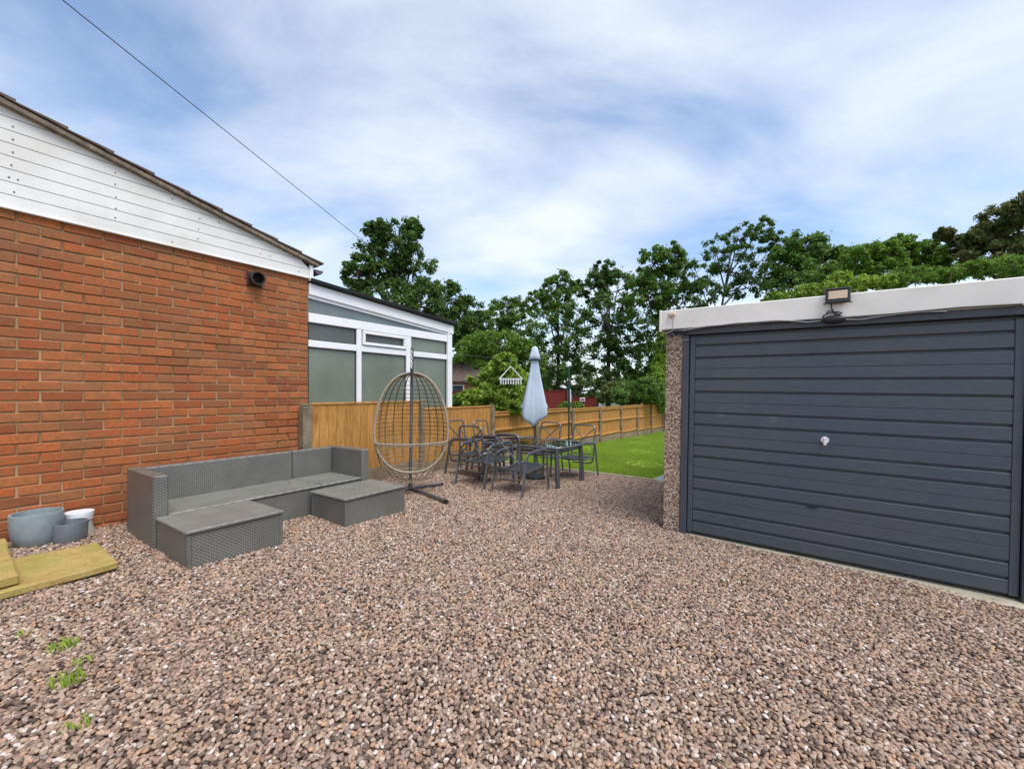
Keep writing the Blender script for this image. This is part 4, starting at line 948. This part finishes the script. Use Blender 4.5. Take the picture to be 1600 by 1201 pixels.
# ---------------------------------------------------------------- foliage
def leaves_mesh(name, centers, radii, per, size, mat, flat=.75):
    """many small folded leaf faces gathered into clumps"""
    k = len(centers); n = k * per; c = np.repeat(np.asarray(centers), per, 0); rad = np.repeat(np.asarray(radii), per)[:, None]
    d = RNG.normal(size=(n, 3)); d /= np.linalg.norm(d, axis=1)[:, None] + 1e-9; rr = RNG.uniform(.05, 1, (n, 1)) ** .75 * (1 + .16 * RNG.normal(size=(n, 1)) ** 2)
    p = c + d * rr * rad * np.array([1, 1, flat])
    nrm_ = d * .5 + RNG.normal(size=(n, 3)) * .6 + np.array([0, 0, .5]); nrm_ /= np.linalg.norm(nrm_, axis=1)[:, None] + 1e-9
    t = np.cross(nrm_, RNG.normal(size=(n, 3))); t /= np.linalg.norm(t, axis=1)[:, None] + 1e-9; q = np.cross(nrm_, t)
    sz = size * RNG.uniform(.6, 1.35, (n, 1)); a = p - t * sz; b_ = p + q * sz * .42 + nrm_ * sz * .12; c2 = p + t * sz; d2 = p - q * sz * .42 + nrm_ * sz * .12
    v = np.stack([a, b_, c2, d2], 1).reshape(-1, 3)
    me = bpy.data.meshes.new(name); me.vertices.add(4 * n); me.vertices.foreach_set('co', v.astype(np.float32).ravel())
    me.loops.add(4 * n); me.loops.foreach_set('vertex_index', np.arange(4 * n, dtype=np.int32)); me.polygons.add(n)
    me.polygons.foreach_set('loop_start', np.arange(0, 4 * n, 4, dtype=np.int32)); me.polygons.foreach_set('loop_total', np.full(n, 4, dtype=np.int32))
    me.materials.append(mat); me.update(calc_edges=True); me.validate(); return me
def tree(name, label, cat, trunk, depth, lobes, mat, nclump=16, per=60, leaf=.15, sparse=1.0, trunk_r=.16, crad=.30, group='trees beyond the fence', ddepth=1.0, bark='bark'):
    """lobes: (px, py, rx, ry) ellipses of the crown seen at that distance"""
    bx_ = (trunk - 800) / F * depth; base = Vector((bx_, depth, gz(bx_, depth) - .1)); t = thing(name, label, cat, base, 0, group)
    cs = []; rs = []; lc = []
    for (px, py, rx, ry) in lobes:
        c = PX(px, py, depth + random.uniform(-.06, .06) * depth * ddepth); ax, az = rx / F * depth, ry / F * depth; ay = ax * .9 * ddepth; lc.append((c - base, ax, az))
        k = max(3, int(nclump * sparse * 1.9))
        for i in range(k):
            d = Vector(RNG.normal(size=3)); d.normalize(); r = random.uniform(.45, 1.0) ** .7
            cs.append(np.array(c - base) + np.array([d.x * ax * r, d.y * ay * r, d.z * az * r])); rs.append(.72 * crad * (ax + az) / 2 * random.uniform(.7, 1.3))
    me = leaves_mesh('crown', cs, rs, int(per * 1.15), leaf * .66, M[mat]); co_ = bpy.data.objects.new('crown', me); COL.objects.link(co_); co_.parent = t
    b = MB(); zs = [l[0].z for l in lc]; ztop = sum(zs) / len(zs) + .3 * (max(zs) - sum(zs) / len(zs)); mx = sum(l[0].x for l in lc) / len(lc)
    pth = [Vector((0, 0, -.2)), Vector((mx * .10, .02, ztop * .3)), Vector((mx * .35, -.03, ztop * .62)), Vector((mx * .75, .05, ztop))]; b.tube(pth, [trunk_r, trunk_r * .82, trunk_r * .6, trunk_r * .25], 8)
    for (c, ax, az) in lc:
        tt = random.uniform(.35, .8); st = pth[1].lerp(pth[3], tt); md_ = st.lerp(c, .5) + Vector((0, 0, .1 * az)); b.tube([st, md_, c + Vector((0, 0, az * .5))], [trunk_r * .42, trunk_r * .26, trunk_r * .07], 6)
    for i in range(0, len(cs), 2):
        c = Vector(cs[i]); l = min(lc, key=lambda q: (q[0] - c).length)[0]; b.tube([l, l.lerp(c, .55) + Vector((0, 0, .04)), c], [trunk_r * .14, trunk_r * .09, trunk_r * .03], 4)
    b.build('trunk', M[bark], t, True, 0, False); return t
tree('maple_tree', 'tall dark tree rising behind the conservatory', 'tree', 625, 27, [(618,378,36,36), (596,412,44,42), (560,425,26,26), (645,425,36,44), (602,470,58,44), (652,480,44,40), (560,470,26,26), (592,362,20,18), (645,360,16,18)], 'leaf_dark', 22, 70, .20, 1, .30, .30)
tree('maple_tree', 'lower dark tree just right of the tall tree behind the conservatory', 'tree', 715, 30, [(700,468,38,30), (725,498,36,32), (690,510,40,34), (748,515,30,28), (720,545,45,32)], 'leaf_dark', 22, 70, .20, 1, .24, .30)
tree('alder_tree', 'airy tree behind the parasol with open sky left of it', 'tree', 800, 34, [(792,486,28,26), (770,505,30,28), (815,500,34,30), (800,540,52,36), (770,560,44,34), (830,560,40,40)], 'leaf_mid', 20, 60, .20, .9, .18, .28)
tree('alder_tree', 'airy dark-stemmed tree right above the closed parasol', 'tree', 872, 31, [(872,448,24,24), (850,470,28,26), (890,480,38,32), (868,515,44,40), (900,550,44,40), (860,575,42,36)], 'leaf_mid', 20, 60, .19, .9, .18, .28)
tree('alder_tree', 'airy tree with dark stems midway between parasol and garage', 'tree', 950, 29, [(946,428,24,24), (925,450,26,24), (966,455,34,34), (945,500,46,44), (980,525,40,44), (930,560,46,38), (965,590,46,28)], 'leaf_dark', 20, 62, .19, .85, .20, .27)
tree('alder_tree', 'tall leafy tree immediately left of the garage roof corner', 'tree', 1030, 27, [(1022,412,26,26), (1050,405,24,26), (1040,445,44,40), (1010,470,38,38), (1060,480,40,44), (1030,525,46,44), (1000,565,42,40), (1045,580,40,34)], 'leaf_mid', 22, 62, .18, .95, .20, .28)
tree('dark_hedge_tree', 'dark dense trees filling the gap low behind the garden fences', 'tree', 905, 37, [(830,600,44,26), (880,598,44,26), (930,605,44,24), (980,606,44,24), (1020,600,40,26), (760,590,44,30), (715,585,30,30)], 'leaf_dark', 20, 60, .24, 1, .2, .34)
tree('birch_tree', 'wispy birch with thin feathery top above the garage roof', 'tree', 1108, 25, [(1085,430,26,28), (1118,400,24,32), (1155,375,30,26), (1190,360,26,20), (1140,425,36,34), (1180,410,34,34), (1215,385,18,24), (1105,455,34,22), (1165,450,40,20)], 'leaf_dark', 17, 46, .15, .85, .13, .27)
tree('sycamore_tree', 'dense rounded dark green tree behind the floodlight', 'tree', 1255, 22, [(1252,392,36,28), (1228,415,34,28), (1285,408,36,26), (1312,402,22,22), (1250,440,50,28), (1300,436,40,24)], 'leaf_mid', 26, 75, .15, 1, .2, .32)
tree('ash_tree', 'fresh light green tree behind the middle of the garage roof', 'tree', 1400, 20, [(1352,406,30,26), (1385,400,26,22), (1405,384,22,18), (1425,410,36,26), (1375,428,44,22), (1455,402,32,26), (1470,424,40,20)], 'leaf_light', 26, 75, .13, 1, .16, .32)
tree('copper_tree', 'brownish leaved tall tree at the right edge above the garage', 'tree', 1580, 18, [(1566,345,34,26), (1600,325,34,26), (1545,372,32,24), (1590,375,44,30), (1640,360,50,44), (1510,395,30,20), (1560,405,50,26), (1620,410,50,30), (1475,366,14,10), (1500,375,16,9)], 'leaf_brown', 22, 70, .12, 1, .18, .30)
tree('elder_bush', 'yellow-green feathery bush peeping over the garage roof near the floodlight', 'bush', 1310, 13.5, [(1322,440,34,15), (1285,452,34,12), (1250,460,26,10), (1360,444,32,13), (1215,466,22,9)], 'leaf_yellow', 16, 60, .075, 1, .07, .34, 'bushes behind the garage')
tree('elder_bush', 'yellow-green leafy bush over the right half of the garage roof', 'bush', 1440, 13.0, [(1420,432,40,15), (1465,430,34,14), (1395,442,30,12), (1510,424,36,14), (1560,418,40,16), (1600,414,36,16)], 'leaf_light', 16, 60, .075, 1, .07, .34, 'bushes behind the garage')
tree('willow_tree', 'soft light green spreading tree behind the bright shrub', 'tree', 775, 21, [(775,535,52,16), (740,542,34,18), (812,545,30,16), (765,560,56,18), (830,570,26,18)], 'leaf_light', 24, 70, .12, 1, .12, .30)
tree('laurel_shrub', 'bright green bushy shrub overhanging the fence left of the parasol', 'shrub', 785, 10.0, [(785,582,30,24), (765,600,34,26), (805,600,32,28), (745,622,24,14), (780,622,44,24), (760,632,34,14), (800,635,30,14), (815,624,26,18), (790,565,16,12)], 'leaf_yellow', 20, 80, .085, 1, .03, .30, 'garden shrubs behind the fence')
tree('laurel_shrub', 'low green foliage between the conservatory corner and the bright shrub', 'shrub', 725, 10.4, [(722,624,16,9), (740,626,16,9), (712,628,10,8)], 'leaf_light', 20, 60, .045, 1, .04, .36, 'garden shrubs behind the fence')
tree('viburnum_shrub', 'broad dark green shrub behind the far fence near the garage', 'shrub', 990, 17.5, [(985,612,36,18), (1012,608,26,20), (962,620,20,12), (1000,625,36,12), (1030,615,16,20)], 'leaf_mid', 26, 70, .085, 1, .06, .32, 'garden shrubs behind the fence')
tree('photinia_shrub', 'pinkish tipped shrub at the left of the broad dark shrub', 'shrub', 952, 17.0, [(952,612,14,16), (942,622,10,10), (962,602,12,9)], 'leaf_pink', 18, 50, .075, 1, .04, .36, 'garden shrubs behind the fence')
tree('box_shrub', 'small rounded bright shrub just above the fence beside the green post', 'shrub', 893, 13.6, [(893,634,18,7), (882,636,10,5), (905,636,10,5)], 'leaf_light', 20, 60, .05, 1, .03, .36, 'garden shrubs behind the fence')
tree('golden_conifer', 'feathery light green conifer against the garage corner', 'tree', 1040, 19.5, [(1036,540,12,24), (1032,570,16,28), (1024,598,18,26), (1044,590,22,40), (1030,625,22,18)], 'leaf_yellow', 24, 70, .085, 1, .08, .30)
tree('hawthorn_hedge', 'dark hedge closing the lawn at the end of the fence', 'hedge', 1040, 22, [(1030,640,16,20), (1050,640,22,24), (1030,660,14,14), (1052,664,20,14)], 'leaf_dark', 22, 60, .10, 1, .06, .34, 'garden shrubs behind the fence')
tuft('bright little weed growing behind the sofa against the first concrete post', 497, 700, 50, .14, .05)

# ---------------------------------------------------------------- neighbours: far bungalow, red fences
fb = thing('far_bungalow', 'distant brown tiled bungalow with a white window past the conservatory', 'house', Vector((-3.6, 27.5, gz(-3.6, 27.5))))
zE = CAMH + (614 - 597) / F * 27.5 - fb.location.z; zRg = CAMH + (614 - 569) / F * 30 - fb.location.z
b = MB(); b.box(-4.5, 3.2, 0, 6, -.5, zE); b.build('wall', M['farbrick'], fb)
b = MB(); b.prism([(-4.7, -.35, zE - .06), (-4.7, 2.6, zRg), (-4.7, 2.6, zRg + .12), (-4.7, -.40, zE + .06)], (8.1, 0, 0)); rf = b.build('roof', M['tile'], fb)
b = MB(); b.prism([(-4.7, 6.3, zE - .06), (-4.7, 2.605, zRg), (-4.7, 2.605, zRg + .12), (-4.7, 6.4, zE + .06)], (8.1, 0, 0)); b.build('roof', M['tile'], fb)
b = MB()
for k in range(12):
    t_ = (k + .5) / 12; y_ = lerp(-.38, 2.55, t_); z_ = lerp(zE + .06, zRg + .125, t_); b.bar((-4.72, y_, z_), (3.42, y_, z_), .05, .05)
b.build('tile_courses', M['tile'], fb, kind='stuff')
xw = (716 - 800) / F * 27.5 + 3.6; zw0 = CAMH - (614 - 614) / F * 27.5 - fb.location.z - .05; zw1 = CAMH + (614 - 600.5) / F * 27.5 - fb.location.z
b = MB(); b.box(xw - .45, xw + .40, -.06, -.001, zw0, zw1); wf_ = b.build('window', M['upvc'], fb)
b = MB(); b.box(xw - .36, xw + .31, -.075, -.061, zw0 + .09, zw1 - .08); b.build('pane', M['pane'], wf_)
def red_fence(label, px0, px1, depth, pyt, post_px):
    x0, x1 = (px0 - 800) / F * depth, (px1 - 800) / F * depth; xm = (x0 + x1) / 2; g_ = gz(xm, depth); o = thing('red_fence', label, 'fence', Vector((xm, depth, g_)), 0, 'dark red fence panels')
    H = CAMH - (pyt - YH) / F * depth - g_; n = max(6, int((x1 - x0) / .12)); w = (x1 - x0) / n; b = MB()
    for k in range(n): b.prism([(x0 - xm + k * w + .002, -.012, 0), (x0 - xm + k * w + .002, 0, 0), (x0 - xm + (k + 1) * w + .006, 0.0, 0), (x0 - xm + (k + 1) * w + .006, -.006, 0)], (0, 0, H - .03))
    b.build('featheredge_boards', M['redfence'], o, kind='stuff'); b = MB(); b.box(x0 - xm, x1 - xm, -.03, .03, H - .029, H); b.build('capping', M['redfence'], o)
    if post_px:
        p = thing('white_fence_post', 'pale concrete post at the right end of the ' + ('tall' if pyt < 615 else 'lower') + ' dark red fence', 'fence post', Vector(((post_px - 800) / F * depth, depth - .08, g_)), 0, 'pale posts of the red fences')
        b = MB(); b.box(-.06, .06, -.06, .06, -.2, H + .03); b.build('shaft', M['white'], p, bevel=.01)
    return o, H
red_fence('dark red fence panel seen left of the bright shrub, below the far window', 700, 742, 18.5, 611, None)
red_fence('tall dark red fence panel just right of the closed parasol', 846, 887, 16.0, 609.5, 889)
o_, H_ = red_fence('lower dark red fence panel behind the small rounded shrub', 893, 936, 18.0, 620, 937)
pq = thing('wall_plaque', 'small pale plaque with a red patch on the lower red fence', 'plaque', PX(910, 624, 17.93))
b = MB(); b.box(-.11, .11, -.02, .03, -.09, .07); b.build('plate', M['white'], pq, bevel=.01); b = MB(); b.box(-.08, .08, -.03, -.021, -.03, .03); b.build('patch', M['redfence'], pq)
# ---------------------------------------------------------------- overhead telephone cable
Pa = PX(60, -30, 6.0); Pb = PX(742, 517, 31.0); Pz = Pa + (Pa - Pb) * .36
tcab = thing('telephone_cable', 'thin dark overhead telephone cable crossing the sky from upper left', 'cable', Pz)
b = MB(); q = []
for k in range(41): q.append(Pz.lerp(Pb, k / 40) - Pz)
b.tube(q, .008, 6); b.build('wire', M['phone'], tcab, True)
